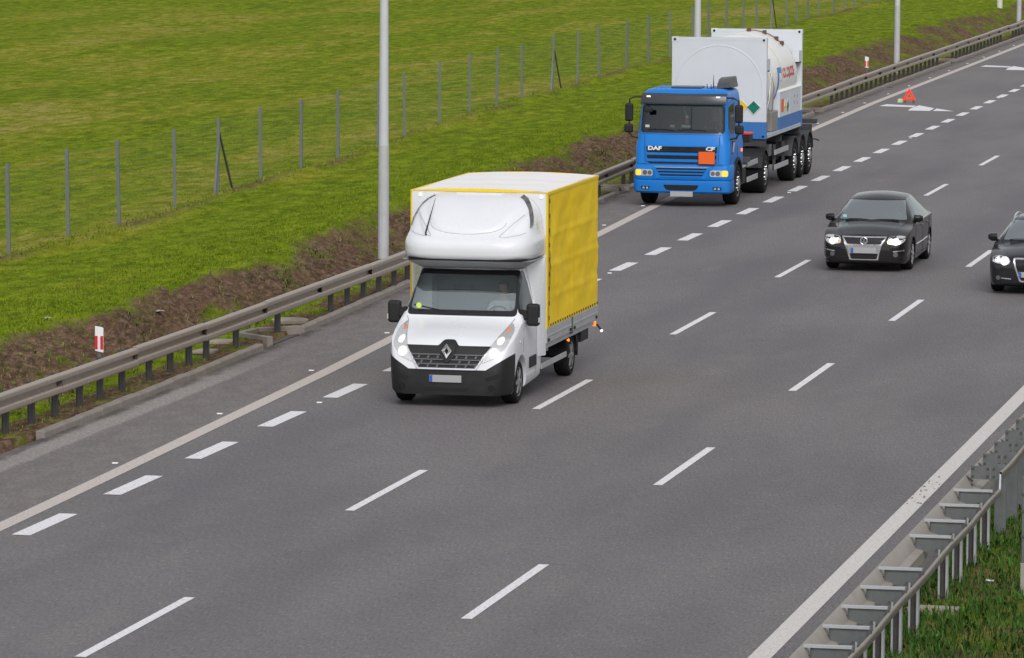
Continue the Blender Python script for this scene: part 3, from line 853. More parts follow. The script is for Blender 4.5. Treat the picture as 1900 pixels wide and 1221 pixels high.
for y in (107.0, 154.8, 208.5):
    i = FP.index(y); x, y, z = tops[i]
    p = Vector(W(x, y, z)) - fv
    MB().bar(p + Vector((.03, -.40, -.15)), p + Vector((.02, -.06, 1.02)), .05).build('brace', galv_plate, fence)
    MB().bar(p + Vector((.06, 1.15, -.15)), p + Vector((.02, .06, 1.35)), .04).build('brace', galv_dark, fence)

# ---------------------------------------------------------------- lamp posts
lamp_m = mat('lamp_post_grey', (.55, .555, .59), .5, metal=.05, scale=1.2, dirt=.25, dirtcol=(.36, .36, .37))
lamp_low = mat('lamp_post_base', (.47, .475, .50), .55, metal=.05, scale=2, dirt=.4, dirtcol=(.30, .29, .27))
def lamp(x, y, label, r=.108):
    z = tz(x, y)
    t = thing('street_lamp', label, 'street lamp', W(x, y, z), 0, 'tall grey lamp posts along the verge')
    MB().lathe([(-.3, .17), (.10, .17), (.12, .15)], 'z', 20).build('foundation', slab_m, t)
    MB().lathe([(.12, r), (2.6, r*.96), (2.6, r*.93), (11.4, r*.52)], 'z', 20).build('pole', lamp_m, t, smooth=60)
    MB().lathe([(.1205, r+.05), (.14, r+.05), (.145, r+.006), (2.595, r*.96+.004)], 'z', 20).build('base_sleeve', lamp_low, t, smooth=40)
    MB().box(-.04, .04, -r+.001, -r+.02, .85, 1.15).build('access_door', lamp_m, t, bevel=.004)
    MB().tube([(0, 0, 11.35), (.1, 0, 11.7), (.5, 0, 11.95), (1.9, 0, 12.1)], .04, 10).build('arm', lamp_m, t)
    MB().prism([(1.8, 12.05), (2.5, 12.12), (2.55, 12.17), (2.45, 12.25), (1.9, 12.18)], 'y', -.13, .13).build('luminaire', galv_plate, t, bevel=.02)
lamp(-23.47, 96.2, 'grey lamp post rising just left of the white van')
lamp(-24.71, 140.4, 'grey lamp post partly hidden behind the white tank container')
lamp(-24.72, 185.4, 'grey lamp post behind the guardrail near the warning triangle')
lamp(-24.85, 231.5, 'farthest grey lamp post, in the top right corner')
t = thing('white_post', 'thick short white post on the grassy bank in the top right corner', 'post', W(-27.0, 243, .5))
MB().lathe([(-.3, .14), (2.6, .14), (2.62, .12)], 'z', 20).build('shaft', mat('white_post_paint', (.62, .60, .57), .6, dirt=.3), t)
MB().lathe([(2.6205, .15), (2.68, .15), (2.72, .05)], 'z', 20).build('cap', galv_plate, t)

# ---------------------------------------------------------------- warning triangle, litter, tools of the place
t = thing('warning_triangle', 'red reflective warning triangle standing on the acceleration lane', 'warning triangle', W(-21.72, 165.8, 0.0))
rm = mat_emit('triangle_red', (1.0, .05, .02), .18, (.85, .045, .02)); om = mat('triangle_orange', (.9, .16, .03), .5, dirt=0)
def tri(s, cz): return [(-s, cz - s*.577), (s, cz - s*.577), (0, cz + s*1.155)]
def trif(name, so, si, y0, y1, m):
    o_, i_ = roundpoly(tri(so, .24), .03, 3), roundpoly(tri(si, .24), .02, 3); n = len(o_); b = MB()
    b.add([(x, y0, z) for x, z in o_] + [(x, y0, z) for x, z in i_] + [(x, y1, z) for x, z in o_] + [(x, y1, z) for x, z in i_],
          [q for i in range(n) for q in ((i, (i+1) % n, n+(i+1) % n, n+i), (2*n+i, 3*n+i, 3*n+(i+1) % n, 2*n+(i+1) % n), (i, 2*n+i, 2*n+(i+1) % n, (i+1) % n), (n+i, n+(i+1) % n, 3*n+(i+1) % n, 3*n+i))])
    b.build(name, m, t, smooth=0)
trif('red_frame', .235, .125, -.02, .02, rm)
trif('inner_band', .124, .085, -.012, .012, om)
for s in (-1, 1): MB().bar((s*.12, 0, .105), (s*.16, .2, .012), .018, .012).bar((s*.12, 0, .105), (s*.16, -.2, .012), .018, .012).build('leg', galv_dark, t)
o = MB().prism(roundpoly([(-.12, 0), (.08, 0), (.10, .10), (.02, .15), (-.10, .13)], .03), 'y', -.05, .05).build('plastic_bag', mat('pale_green_plastic', (.55, .66, .38), .5, dirt=.2), smooth=0, bevel=.02); o.location = W(-22.02, 165.9, .0); tag(o, 'small pale green bag lying left of the warning triangle', 'bag')
def litter(x, y, s, lab, m):
    z = tz(x, y) if x < -22 else .03
    b = MB(); n = 5
    pts = [[(s*(i/n-.5) + random.uniform(-.02, .02), s*.7*(j/n-.5) + random.uniform(-.02, .02), s*.10*random.random() + .02) for i in range(n+1)] for j in range(n+1)]
    b.add([p for r in pts for p in r], [(j*(n+1)+i, j*(n+1)+i+1, (j+1)*(n+1)+i+1, (j+1)*(n+1)+i) for i in range(n) for j in range(n)])
    o = b.build('litter', m, smooth=0); o.location = W(x, y, z); o.rotation_euler = (0, 0, random.uniform(0, 3)); tag(o, lab, 'litter')
pap = mat('crumpled_paper', (.42, .36, .33), .9, dirt=.4, scale=12); wpap = mat('white_litter', (.7, .74, .75), .7, dirt=.2)
litter(-24.05, 81.8, .24, 'crumpled pale paper lying on the brown bank right of the near delineator', pap)
litter(-24.75, 77.6, .16, 'small scrap of paper at the top of the brown bank', pap)
litter(-6.62, 57.8, .12, 'white scrap lying in the long grass by the barrier', wpap)
# patch of rubble washed onto the right edge line
n = 70
x = -8.42 + rng.normal(0, .16, n); y = 65.6 + rng.normal(0, .8, n) + (x + 8.42)*-1.5
V = []; F = []
for i in range(n):
    s = random.uniform(.005, .022); c = W(x[i], y[i], .006)
    k = len(V); V += [(c[0]-s, c[1]-s, c[2]), (c[0]+s, c[1]-s*.8, c[2]), (c[0], c[1]+s, c[2]), (c[0], c[1], c[2]+s)]; F += [k, k+1, k+3, k+1, k+2, k+3, k+2, k, k+3]
np_mesh('gravel', V, F, 3, mat('edge_grit', (.22, .20, .18), .9, dirt=.4, scale=20), kind='stuff')
# clods and stones on the bare bank
n = 5200
y = 62 + 110*rng.uniform(0, 1, n)**1.4; kk = tabv(K_TAB, y); crr = tabv(CREST_TAB, y)
x = kk - .25 + (crr - .3 - kk)*rng.uniform(0, 1, n)
z, so, st = terrain(x, y); kp = rng.uniform(0, 1, n) < so
x, y, z = x[kp], y[kp], z[kp]; n = len(x)
s = rng.uniform(.012, .05, n)*rng.uniform(.5, 1, n); a = rng.uniform(0, 6.28, n); X = x + KC*(y-40)**2/2
ring = [np.stack([X + np.cos(a+q)*s*rng.uniform(.7, 1.3, n), y + np.sin(a+q)*s*rng.uniform(.7, 1.3, n), z-.01], -1) for q in (0, 1.57, 3.14, 4.71)]
V = np.stack(ring + [np.stack([X, y, z + s*.7], -1)], 1).reshape(-1, 3); i = np.arange(n)*5
F = np.stack([i, i+1, i+4, i+1, i+2, i+4, i+2, i+3, i+4, i+3, i, i+4], -1).reshape(-1)
np_mesh('clods', V, F, 3, mat('clod_soil', (.085, .055, .038), .95, dirt=.7, dirtcol=(.16, .12, .085), scale=5), kind='stuff')
# ---------------------------------------------------------------- vehicle materials
tyre_m = mat('tyre_rubber', (.010, .010, .0105), .85, dirt=.5, dirtcol=(.026, .024, .022), scale=9, spec=.2)
rim_m = mat('alloy_silver', (.50, .50, .50), .35, metal=.7, dirt=.4, scale=12)
steel_rim = mat('steel_rim', (.30, .30, .30), .5, metal=.5, dirt=.5, scale=12)
black_pl = mat('black_plastic', (.017, .0165, .018), .55, dirt=.35, dirtcol=(.035, .033, .032), scale=6, spec=.3)
gloss_black = mat('gloss_black', (.012, .012, .014), .12, dirt=.1)
under_m = mat('underbody', (.012, .012, .012), .9, dirt=0)
chrome = mat('chrome', (.68, .68, .70), .22, metal=.85, dirt=.15, scale=15)
plate_m = mat('plate_grey', (.38, .38, .39), .4, dirt=.5, dirtcol=(.36, .36, .37), scale=9)
plate_blue = mat('plate_blue', (.03, .10, .45), .4, dirt=.1)
amber_on = mat_emit('amber_lamp_lit', (1.0, .50, .03), .7, (.9, .5, .05))
amber_small = mat_emit('side_marker_lit', (1.0, .20, .02), 1.6, (.8, .2, .03))
head_on = mat_emit('headlamp_lit', (1.0, .96, .86), 2.6, (.9, .9, .9))
head_halo = mat_emit('headlamp_reflector_lit', (1.0, .94, .82), .30, (.8, .8, .8))
lens_m = mat('lamp_lens', (.74, .74, .74), .12, metal=.5, dirt=.25, scale=20)
lens_dark = mat('lamp_bowl', (.20, .20, .21), .2, metal=.6, dirt=.3, scale=20)
interior = mat('cab_interior', (.075, .085, .09), .8, dirt=.2)
seat_m = mat('seat_cloth', (.16, .18, .20), .9, dirt=.3)
skin_m = mat('skin', (.42, .25, .18), .6, dirt=.05)

def wheel(parent, x, y, r, w, side, style='alloy', n=32):
    """side=+1: outer face towards +x"""
    h = MB(); h.lathe([(-.02, r*.22), (.012, r*.2), (.03, r*.13), (.034, .001)], 'x', 20)
    whl = h.build('wheel', steel_rim if style != 'alloy' else rim_m, parent)
    whl.location = (x, y, r); whl.scale = (side, 1, 1)
    rr = r*.66 if style != 'truck' else r*.60
    t = MB(); p = [(-w, rr*.98), (-w-.012+.0, rr*1.05), (-w-.012, r*.9), (-w+.02, r*.985), (-w+.05, r), (-.05, r), (-.02, r*.985), (.012, r*.9), (.012, rr*1.06), (0, rr*.98)]
    t.lathe(p, 'x', n).build('tyre', tyre_m, whl, smooth=40)
    g = MB()
    g.lathe([(-w*.8, rr*.9), (-.02, rr*.99), (.006, rr*1.0), (.0, rr*.94), (-.03, rr*.9), (-.06, rr*.5 if style == 'alloy' else rr*.9)], 'x', n)
    if style == 'alloy':
        for k in range(9):
            a = 2*math.pi*k/9; c, s = math.cos(a), math.sin(a)
            g.bar((.004, c*r*.12, s*r*.12), (.0, c*rr*.95, s*rr*.95), .045*r/.32, .03, (1, 0, 0))
        g.build('rim', rim_m, whl, smooth=40)
        d = MB(); d.lathe([(-.09, rr*.82), (-.08, rr*.82), (-.079, .01)], 'x', 24); d.build('brake_disc', steel_rim, whl)
    elif style == 'van':
        g.lathe([(-.055, rr*.9), (-.03, rr*.78), (-.005, rr*.5), (.0, rr*.3)], 'x', n)
        for k in range(6):
            a = 2*math.pi*k/6; c, s = math.cos(a), math.sin(a)
            g.bar((.006, c*rr*.25, s*rr*.25), (.002, c*rr*.9, s*rr*.9), .06, .02, (1, 0, 0))
        g.build('rim', steel_rim, whl, smooth=40)
    else:
        g.lathe([(-.10, rr*.92), (-.09, rr*.8), (-.02, rr*.55), (.0, rr*.45), (.05, rr*.4), (.055, .001)], 'x', n)
        g.build('rim', steel_rim, whl, smooth=40)
        q = MB()
        for k in range(10):
            a = 2*math.pi*k/10; c, s = math.cos(a)*rr*.55, math.sin(a)*rr*.55
            q.lathe([(-.01, .022), (.03, .018), (.034, .001)], 'x', 8, (0, c, s))
        q.build('wheel_nut', chrome, whl)
        q = MB()
        for k in range(10):
            a = 2*math.pi*(k+.5)/10; c, s = math.cos(a)*rr*.78, math.sin(a)*rr*.78
            q.lathe([(-.072, .032), (-.058, .03), (-.057, .001)], 'x', 10, (0, c, s))
        q.build('hand_hole', under_m, whl)
    return whl

def plan_body(rings, n=5):
    """rings of rounded outlines: (z, half width, y front, y back, front corner radius, bow) stacked into a closed shell"""
    b = MB(); R_ = []
    for z, hw, yf, yb, r, bow in rings:
        pts = []
        # front edge from left to right, bowed
        for k in range(n+1):
            a = math.pi - (math.pi/2)*k/n
            pts.append((-hw + r + r*math.cos(a), yf + r - r*math.sin(a)))
        m = 9
        for k in range(1, m):
            x = -(hw-r) + 2*(hw-r)*k/m; pts.append((x, yf))
        for k in range(n+1):
            a = math.pi/2 - (math.pi/2)*k/n
            pts.append((hw - r + r*math.cos(a), yf + r - r*math.sin(a)))
        m = 10
        side = [yf + r + (yb - yf - r)*k/m for k in range(1, m+1)]
        pts += [(hw, y) for y in side] + [(-hw, y) for y in reversed(side)]
        R_.append([(x, y + bow*(x/hw)**2*(1 if y < yf + r + .001 else max(0, 1-(y-yf-r)/.4)), z) for x, y in pts])
    b.loft(R_, True, True)
    return b
def mb_to_bm(b):
    me = bpy.data.meshes.new('t'); me.from_pydata(b.v, [], b.f)
    bm = bmesh.new(); bm.from_mesh(me); bpy.data.meshes.remove(me)
    bmesh.ops.recalc_face_normals(bm, faces=bm.faces); return bm

def car_shell(top, tw, bw, bz, bot, L, ny, mid=.02, crown=.035, lowz=.42, extra=()):
    """closed body shell from profile functions of y; x symmetric"""
    ysl = sorted(set([round(v, 4) for v in list(np.linspace(0, L, ny)) + list(extra)]))
    b = MB(); rings = []
    for y in ysl:
        T, t, w, z0, zb = top(y), tw(y), bw(y), bz(y), bot(y)
        c = crown*min(1, (t/.6)); ze = T - c
        z0 = min(z0, ze - .012)
        t = min(t, w - .004)
        h = [(0, T), (.3*t, T - c*.09*.8), (.58*t, T - c*.30), (.8*t, T - c*.55), (.93*t, T - c*.78), (t, ze)]
        h += [(t + (w-t)*f + .022*math.sin(math.pi*f), ze + (z0-ze)*f) for f in (.33, .67)]
        zl = max(zb + .06, min(lowz, z0 - .2))
        h += [(w, z0), (w + mid*.6, z0 - .05), (w + mid, z0 - (z0-zl)*.42), (w + mid*.9, z0 - (z0-zl)*.75), (w + mid*.6, zl), (w + mid*.2 - .01, zb + .06), (w - .05, zb), (w*.5, zb)]
        ring = [(x, y, z) for x, z in h] + [(-x, y, z) for x, z in reversed(h) if x > 0]
        rings.append(ring)
    b.loft(rings, True, True)
    return mb_to_bm(b)

def person(name, label, hip, shirt, hair_col, scale=1.0, reach=(.16, -.42, .34), trousers=(.03, .035, .05)):
    """a seated driver facing -y: one continuous body, hair as a child"""
    root = Vector(hip)
    V = [((0, 0, 0), .15), ((0, .03, .18), .145), ((0, .05, .36), .165), ((0, .05, .47), .10), ((0, .03, .545), .058), ((0, .015, .60), .062), ((0, .0, .67), .088), ((0, .0, .74), .092), ((0, .01, .79), .06)]
    E = [(i, i+1) for i in range(8)]
    for s in (-1, 1):
        k = len(V)
        V += [((s*.19, .05, .43), .07), ((s*.25, -.04, .22), .052), ((s*.20, -.22, .22), .042), ((s*reach[0], reach[1], reach[2]), .036), ((s*(reach[0]-.03), reach[1]-.05, reach[2]+.05), .03)]
        E += [(3, k), (k, k+1), (k+1, k+2), (k+2, k+3), (k+3, k+4)]
        k = len(V)
        V += [((s*.10, -.08, .0), .10), ((s*.13, -.46, .06), .075), ((s*.13, -.50, -.30), .055)]
        E += [(0, k), (k, k+1), (k+1, k+2)]
    me = bpy.data.meshes.new(name); me.from_pydata([Vector(v)*scale for v, r in V], E, [])
    o = bpy.data.objects.new(name, me); COL.objects.link(o)
    sk_ = o.modifiers.new('skin', 'SKIN'); sb_ = o.modifiers.new('sub', 'SUBSURF'); sb_.levels = sb_.render_levels = 2
    if not me.skin_vertices: me.skin_vertices.new()
    for i, (v, r) in enumerate(V):
        me.skin_vertices[0].data[i].radius = (r*scale, r*scale*(.72 if i in (1, 2, 3) else 1.0)); me.skin_vertices[0].data[i].use_root = i == 0
    dg = bpy.context.evaluated_depsgraph_get(); dg.update()
    m2 = bpy.data.meshes.new_from_object(o.evaluated_get(dg)); bpy.data.objects.remove(o)
    for mm in (shirt, mat('trousers', trousers, .9, dirt=.1), skin_m): m2.materials.append(mm)
    for p in m2.polygons:
        c = p.center/scale
        p.use_smooth = True
        p.material_index = 2 if c.z > .50 or (c.y < -.28 and c.z > .16) else (1 if c.z < .10 else 0)
        if c.y < -.60 + .0 and c.z > .2: p.material_index = 2
    # face: nose, brow and chin pushed out of the head
    for v in m2.vertices:
        c = v.co/scale
        if c.z > .58 and c.y < 0:
            d = math.exp(-((c.x/.018)**2 + ((c.z-.685)/.022)**2)); v.co.y -= .028*scale*d
            d = math.exp(-((c.x/.03)**2 + ((c.z-.615)/.02)**2)); v.co.y -= .012*scale*d
    body = bpy.data.objects.new(name, m2); COL.objects.link(body); body.location = root
    tag(body, label, 'person')
    b = MB(); rings = []
    for k in range(7):
        a = math.pi/2*k/6; zz = .70 + .125*math.sin(a); rr = .098*math.cos(a) + .002
        rings.append([(rr*math.cos(q)*.92*scale, (.012 + (rr+.012)*math.sin(q) + (.022 if math.sin(q) < -.3 and k < 3 else 0))*scale, zz*scale) for q in [2*math.pi*i/16 for i in range(16)]])
    b.loft(rings, True, True).build('hair', mat('hair_'+hair_col, {'dark': (.03, .02, .015), 'grey': (.22, .21, .2)}[hair_col], .7, dirt=0), body, smooth=60)
    eb = mat('eye_dark', (.03, .02, .02), .3, dirt=0)
    for s in (-1, 1):
        MB().lathe([(-.006, .001), (-.004, .008), (.004, .009)], 'y', 10, (s*.032*scale, -.087*scale, .705*scale)).build('eye', eb, body)
        MB().lathe([(-.008, .012), (.0, .03), (.008, .02)], 'x', 10, (s*.092*scale, .012*scale, .69*scale)).build('ear', skin_m, body)
    MB().box(-.025*scale, .025*scale, -.092*scale, -.08*scale, .640*scale, .647*scale).build('mouth', mat('lips', (.3, .12, .1), .6, dirt=0), body)
    return body
def seat(parent, x, y, z, w=.5, m=None):
    b = MB(); b.box(x-w/2, x+w/2, y-.25, y+.25, z-.15, z+.0)
    b.box(x-w/2, x+w/2, y+.17, y+.30, z+.0, z+.58, Matrix.Rotation(R(-12), 3, 'X')); b.box(x-w*.27, x+w*.27, y+.28, y+.37, z+.60, z+.80)
    return b.build('seat', m or seat_m, parent, bevel=.04)
def steering(parent, x, y, z):
    b = MB(); ring = [(x + .19*math.cos(a), y + .19*math.sin(a)*.42, z + .19*math.sin(a)*.9) for a in [2*math.pi*k/20 for k in range(21)]]
    b.tube(ring, .014, 6, False); b.bar((x-.18, y, z), (x+.18, y, z), .03, .02); b.bar((x, y, z), (x, y-.25, z-.12), .05)
    return b.build('steering_wheel', gloss_black, parent)
def plate(parent, x, y, z, w=.52, h=.114, tilt=0, eu=True, letters=None):
    p = MB().box(x-w/2, x+w/2, y-.012, y, z-h/2, z+h/2).build('number_plate', plate_m, parent, bevel=.004, seg=1)
    if eu: MB().box(x-w/2+.005, x-w/2+.055, y-.0145, y-.0125, z-h/2+.005, z+h/2-.005).build('country_band', plate_blue, p, smooth=0)
    return p
# ---------------------------------------------------------------- the white van with its yellow tarpaulin box
VX, VY = -17.05, 74.0
van = thing('box_van', 'white box van with yellow tarpaulin sides driving in the middle', 'van', W(VX, VY), road_rot(VY))
white = mat('van_white', (.74, .75, .78), .28, coat=.6, dirt=.10, dirtcol=(.60, .60, .61), scale=1.8)
white_roof = mat('tarp_white', (.87, .84, .82), .6, dirt=.25, dirtcol=(.70, .67, .67), scale=1.3, bmp=.12)
top = pchip([(0, .60), (.02, .68), (.07, .84), (.16, .99), (.26, 1.06), (.5, 1.16), (.98, 1.34), (1.0, 1.36), (1.66, 2.06), (1.8, 2.12), (2.36, 2.22)])
tw = pchip([(0, .66), (.05, .72), (.16, .76), (.5, .82), (.98, .88), (1.66, .80), (2.36, .84)])
bw = pchip([(0, .74), (.04, .82), (.12, .89), (.25, .945), (.45, .985), (.8, .995), (2.36, 1.0)])
bz = pchip([(0, .52), (.07, .72), (.2, .93), (.5, 1.08), (.98, 1.26), (1.1, 1.30), (2.36, 1.34)])
bot = pchip([(0, .20), (.5, .19), (2.36, .26)])
body = car_shell(top, tw, bw, bz, bot, 2.36, 34, mid=.018, crown=.05, lowz=.48, extra=(.02, .05, .1, .16, .98, 1.0, 1.66))
FAX, RAX, WR = .87, 5.02, .345
body = boolean_cut(body, [MB().lathe([(s*.66, .42), (s*1.2, .42)], 'x', 28, (0, FAX, WR+.01)) for s in (-1, 1)])
body.normal_update()
bv_ = bvh_of(body)
frontf = lambda f: f.normal.y < -.15 and f.calc_center_median().y < 1.8 and f.calc_center_median().z > .3
ws = roundpoly([(-.895, 1.355), (.895, 1.355), (.835, 2.04), (-.835, 2.04)], .07)
frit = cut_out(body, ws, 'y', lambda f: f.normal.y < -.15 and f.calc_center_median().y > .9)
wsin = roundpoly([(-.845, 1.44), (.845, 1.44), (.795, 1.965), (-.795, 1.965)], .07)
glass = cut_out(frit, wsin, 'y', lambda f: True)
van_glass = mat_glass('van_windscreen', (.74, .80, .80), .30)
finish(glass, 'windscreen', van_glass, van, 60)
finish(frit, 'windscreen_surround', gloss_black, van, 60)
sidewin = roundpoly([(1.10, 1.38), (1.50, 2.0), (1.84, 2.04), (1.90, 1.46), (1.80, 1.37)], .05)
for s in (-1, 1):
    rim = cut_out(body, sidewin, 'x', lambda f: f.normal.x*s > .3 and f.calc_center_median().z > 1.2)
    g = cut_out(rim, roundpoly([(1.16, 1.41), (1.53, 1.96), (1.80, 2.0), (1.86, 1.48), (1.78, 1.41)], .05), 'x', lambda f: True)
    finish(g, 'side_window', mat_glass('dark_side_glass', (.30, .36, .37), .06), van, 60)
    finish(rim, 'window_seal', gloss_black, van, 60)
# dark bumper: everything low at the front
for co, no in (((0, 0, .60), (0, 0, 1)), ((0, .46, 0), (0, 1, 0)), ((.62, 0, .60), (-.62, 0, 1)), ((-.62, 0, .60), (.62, 0, 1))):
    bmesh.ops.bisect_plane(body, geom=body.faces[:]+body.edges[:]+body.verts[:], dist=1e-5, plane_co=co, plane_no=no)
body.normal_update()
lowf = []
for f in body.faces:
    c = f.calc_center_median()
    if c.y < .46 and c.z < max(.60, .60 + .62*(abs(c.x) - .62)): lowf.append(f)
bum = take_faces(body, lowf)
finish(bum, 'front_bumper', black_pl, van, 45)
sill = None
finish(body, 'cab', white, van, 40)
# grille and front trim, laid on the nose
P = lambda poly, off, m, name, par=van, **k: patch(bv_, poly, 'y', -1, off, m, name, par, **k)
gr = roundpoly([(-.70, .965), (-.16, .965), (-.09, 1.05), (.09, 1.05), (.16, .965), (.70, .965), (.60, .86), (.47, .62), (-.47, .62), (-.60, .86)], .03)
slat_m = mat('slat_silver', (.12, .12, .125), .45, metal=.3, dirt=.2)
grille = P(gr, .012, black_pl, 'grille', thick=.03)
P(roundpoly([(-.63, .86), (-.47, .60), (.47, .60), (.63, .86), (.60, .86), (.455, .625), (-.455, .625), (-.60, .86)], .015), .028, chrome, 'grille_trim', grille, thick=.02)
for k, (z, hw_) in enumerate([(.83, .585), (.755, .545), (.685, .50)]):
    P([(-hw_, z-.008), (hw_, z-.008), (hw_, z+.008), (-hw_, z+.008)], .032, slat_m, 'grille_slat', grille, thick=.02)
for k in range(7):
    for z in (.793, .72, .655):
        x = -.46 + k*.153 + (.05 if z == .72 else 0)
        if abs(x) < (.14 if z > .7 else .02) or abs(x) > .5: continue
        P([(x-.022, z-.020), (x+.006, z-.020), (x+.022, z+.020), (x-.006, z+.020)], .026, slat_m, 'grille_bridge', grille, thick=.015)
bd = P(roundpoly([(-.13, 1.0), (-.075, 1.055), (.075, 1.055), (.13, 1.0), (.11, .80), (0, .70), (-.11, .80)], .03), .045, black_pl, 'badge_mount', grille, thick=.03)
# diamond emblem: a folded rhombus ring
yb = min(v.co.y for v in bd.data.vertices)
o_ = [(0, 1.01), (.083, .90), (0, .775), (-.083, .90)]; i_ = [(0, .948), (.032, .895), (0, .835), (-.032, .895)]
b = MB()
b.add([(x, yb - .006 - (.02 if abs(x) < .01 else 0), z) for x, z in o_] + [(x, yb - .016, z) for x, z in i_] + [(x, yb + .01, z) for x, z in o_] + [(x, yb + .01, z) for x, z in i_],
      [q for i in range(4) for q in ((i, (i+1) % 4, 4+(i+1) % 4, 4+i), (8+i, 12+i, 12+(i+1) % 4, 8+(i+1) % 4), (i, 8+i, 8+(i+1) % 4, (i+1) % 4), (4+i, 4+(i+1) % 4, 12+(i+1) % 4, 12+i))])
b.build('diamond_emblem', chrome, grille, smooth=0)
# headlamps
HL = roundpoly([(.845, 1.29), (.945, 1.17), (.92, .96), (.74, .78), (.545, .70), (.665, .97)], .05)
for s in (1, -1):
    q = HL if s > 0 else mir(HL)
    hl = P(q, .012, lens_m, 'headlight', van, thick=.02, label='lit headlight')
    g = lambda cx_, cz_, r_: [(s*cx_ + r_*math.cos(a), cz_ + r_*1.05*math.sin(a)) for a in [2*math.pi*k/16 for k in range(16)]]
    P(g(.735, .865, .075), .018, head_halo, 'reflector', hl, thick=.006, res=.05)
    P(g(.73, .862, .05), .023, head_on, 'bulb', hl, thick=.005, res=.05)
    P(g(.80, 1.04, .055), .018, mat_emit('position_lamp', (1, .96, .88), .35, (.7, .7, .7)), 'reflector', hl, thick=.006, res=.05)
    P(g(.835, 1.19, .032), .018, mat('indicator_orange', (.75, .28, .16), .3, dirt=0), 'indicator', hl, thick=.006, res=.05)
# bumper relief
P(roundpoly([(-.36, .315), (.36, .315), (.32, .26), (-.32, .26)], .02), .004, under_m, 'air_intake', thick=.01)
for s in (1, -1):
    q = [(s*.60, .47), (s*.90, .58), (s*.90, .50), (s*.64, .42)]
    P(roundpoly(q if s > 0 else list(reversed(q)), .02), .003, under_m, 'bumper_recess', thick=.01)
    P([(s*.72 + .055*math.cos(a), .32 + .055*math.sin(a)) for a in [2*math.pi*k/14 for k in range(14)]], .004, gloss_black, 'fog_lamp', thick=.01)
pl = plate(van, -.02, -.012, .455)
# bonnet seam
def seam(pts, r=.005, par=van, m=black_pl, name='panel_gap', axis='y', sgn=-1):
    i, j = AX[axis]; ax = 'xyz'.index(axis); out = []
    for (u0, w0), (u1, w1) in zip(pts[:-1], pts[1:]):
        for k in range(6):
            u, w = u0+(u1-u0)*k/6, w0+(w1-w0)*k/6
            o = Vector((0, 0, 0)); o[i] = u; o[j] = w; o[ax] = sgn*50; d = Vector((0, 0, 0)); d[ax] = -sgn
            h = bv_.ray_cast(o, d)
            if h[0] is not None: out.append(h[0])
    if len(out) > 2: return MB().tube(out, r, 5).build(name, m, par)
for s in (-1, 1):
    seam([(s*.70, .98), (s*.84, 1.27), (s*.885, 1.34)], .006, m=mat('seam_grey', (.20, .20, .21), .6, dirt=0))
    seam([(1.03, .50), (1.02, .95), (1.08, 1.32)], .006, axis='x', sgn=s, m=mat('seam_grey', (.2, .2, .21), .6))
    seam([(1.98, .36), (1.99, 1.35), (1.93, 2.05)], .006, axis='x', sgn=s, m=mat('seam_grey', (.2, .2, .21), .6))
    MB().box(*(sorted((s*1.012, s*1.035))), 1.45, 1.95, .50, .68).build('side_moulding', black_pl, van, bevel=.012)
    MB().box(*(sorted((s*1.0, s*1.03))), 1.80, 1.93, 1.165, 1.20).build('door_handle', black_pl, van, bevel=.01)
    MB().lathe([(-.006, .03), (.012, .022), (.013, .001)], 'x', 12, (s*1.008, .80, .98)).build('side_indicator', lens_m, van)
# wipers and roof aerial base
for x0, x1, z1 in ((-.80, -.18, 1.42), (-.10, .52, 1.45)):
    seam([(x0 if x0 < -.5 else x1, 1.50 if x0 < -.5 else 1.43), (x1 if x0 < -.5 else x0, 1.40 if x0 < -.5 else 1.41)], .012, name='wiper')
MB().lathe([(-.005, .045), (.0, .045), (.002, .001)], 'y', 16, (-.70, 1.055, 1.50)).build('sticker', mat('sticker_yellow', (.62, .78, .12), .5, dirt=0), van)
# mirrors
for s in (-1, 1):
    hb = MB(); hb.box(s*1.13-.11, s*1.13+.11, 1.13, 1.26, 1.20, 1.56)
    mo = hb.build('mirror', black_pl, van, bevel=.055, seg=3)
    MB().bar((s*.98, 1.20, 1.36), (s*1.05, 1.20, 1.37), .16, .10, (0, 0, 1)).bar((s*.96, 1.17, 1.30), (s*.985, 1.17, 1.46), .12, .05, (0, 1, 0)).build('arm', black_pl, mo, bevel=.01)
    MB().box(s*1.13-.095, s*1.13+.095, 1.2605, 1.265, 1.22, 1.54).build('mirror_glass', mat('mirror_glass', (.6, .65, .7), .05, metal=.9, dirt=0), mo, smooth=0)
    MB().box(s*1.235-.012, s*1.235+.012, 1.14, 1.2, 1.26, 1.34).build('repeater', lens_m, mo, bevel=.005)
# cab interior
MB().box(-.86, .86, 1.02, 1.62, .95, 1.25).box(-.9, .9, .95, 2.3, .45, .5).build('dashboard', mat('van_dash', (.50, .56, .57), .8, dirt=.2), van, bevel=.03)
vs_ = mat('van_seat', (.22, .27, .29), .9, dirt=.3)
seat(van, .48, 2.02, .98, .5, vs_); seat(van, -.25, 2.02, .98, .85, vs_)
MB().box(-.72, -.25, 1.35, 1.60, 1.252, 1.262).box(-.1, .14, 1.3, 1.5, 1.252, 1.262).build('dash_papers', mat('paper_pale', (.50, .56, .54), .8), van, smooth=0)
MB().box(-.86, .86, 2.30, 2.33, .5, 2.1).build('cab_back', mat('cab_back', (.30, .37, .40), .9, dirt=.5, dirtcol=(.33, .38, .36), scale=2.5), van)
steering(van, .46, 1.62, 1.28)
BX, B0, B1, BZ0, BZ1 = -.03, 2.40, 6.62, 1.045, 3.235
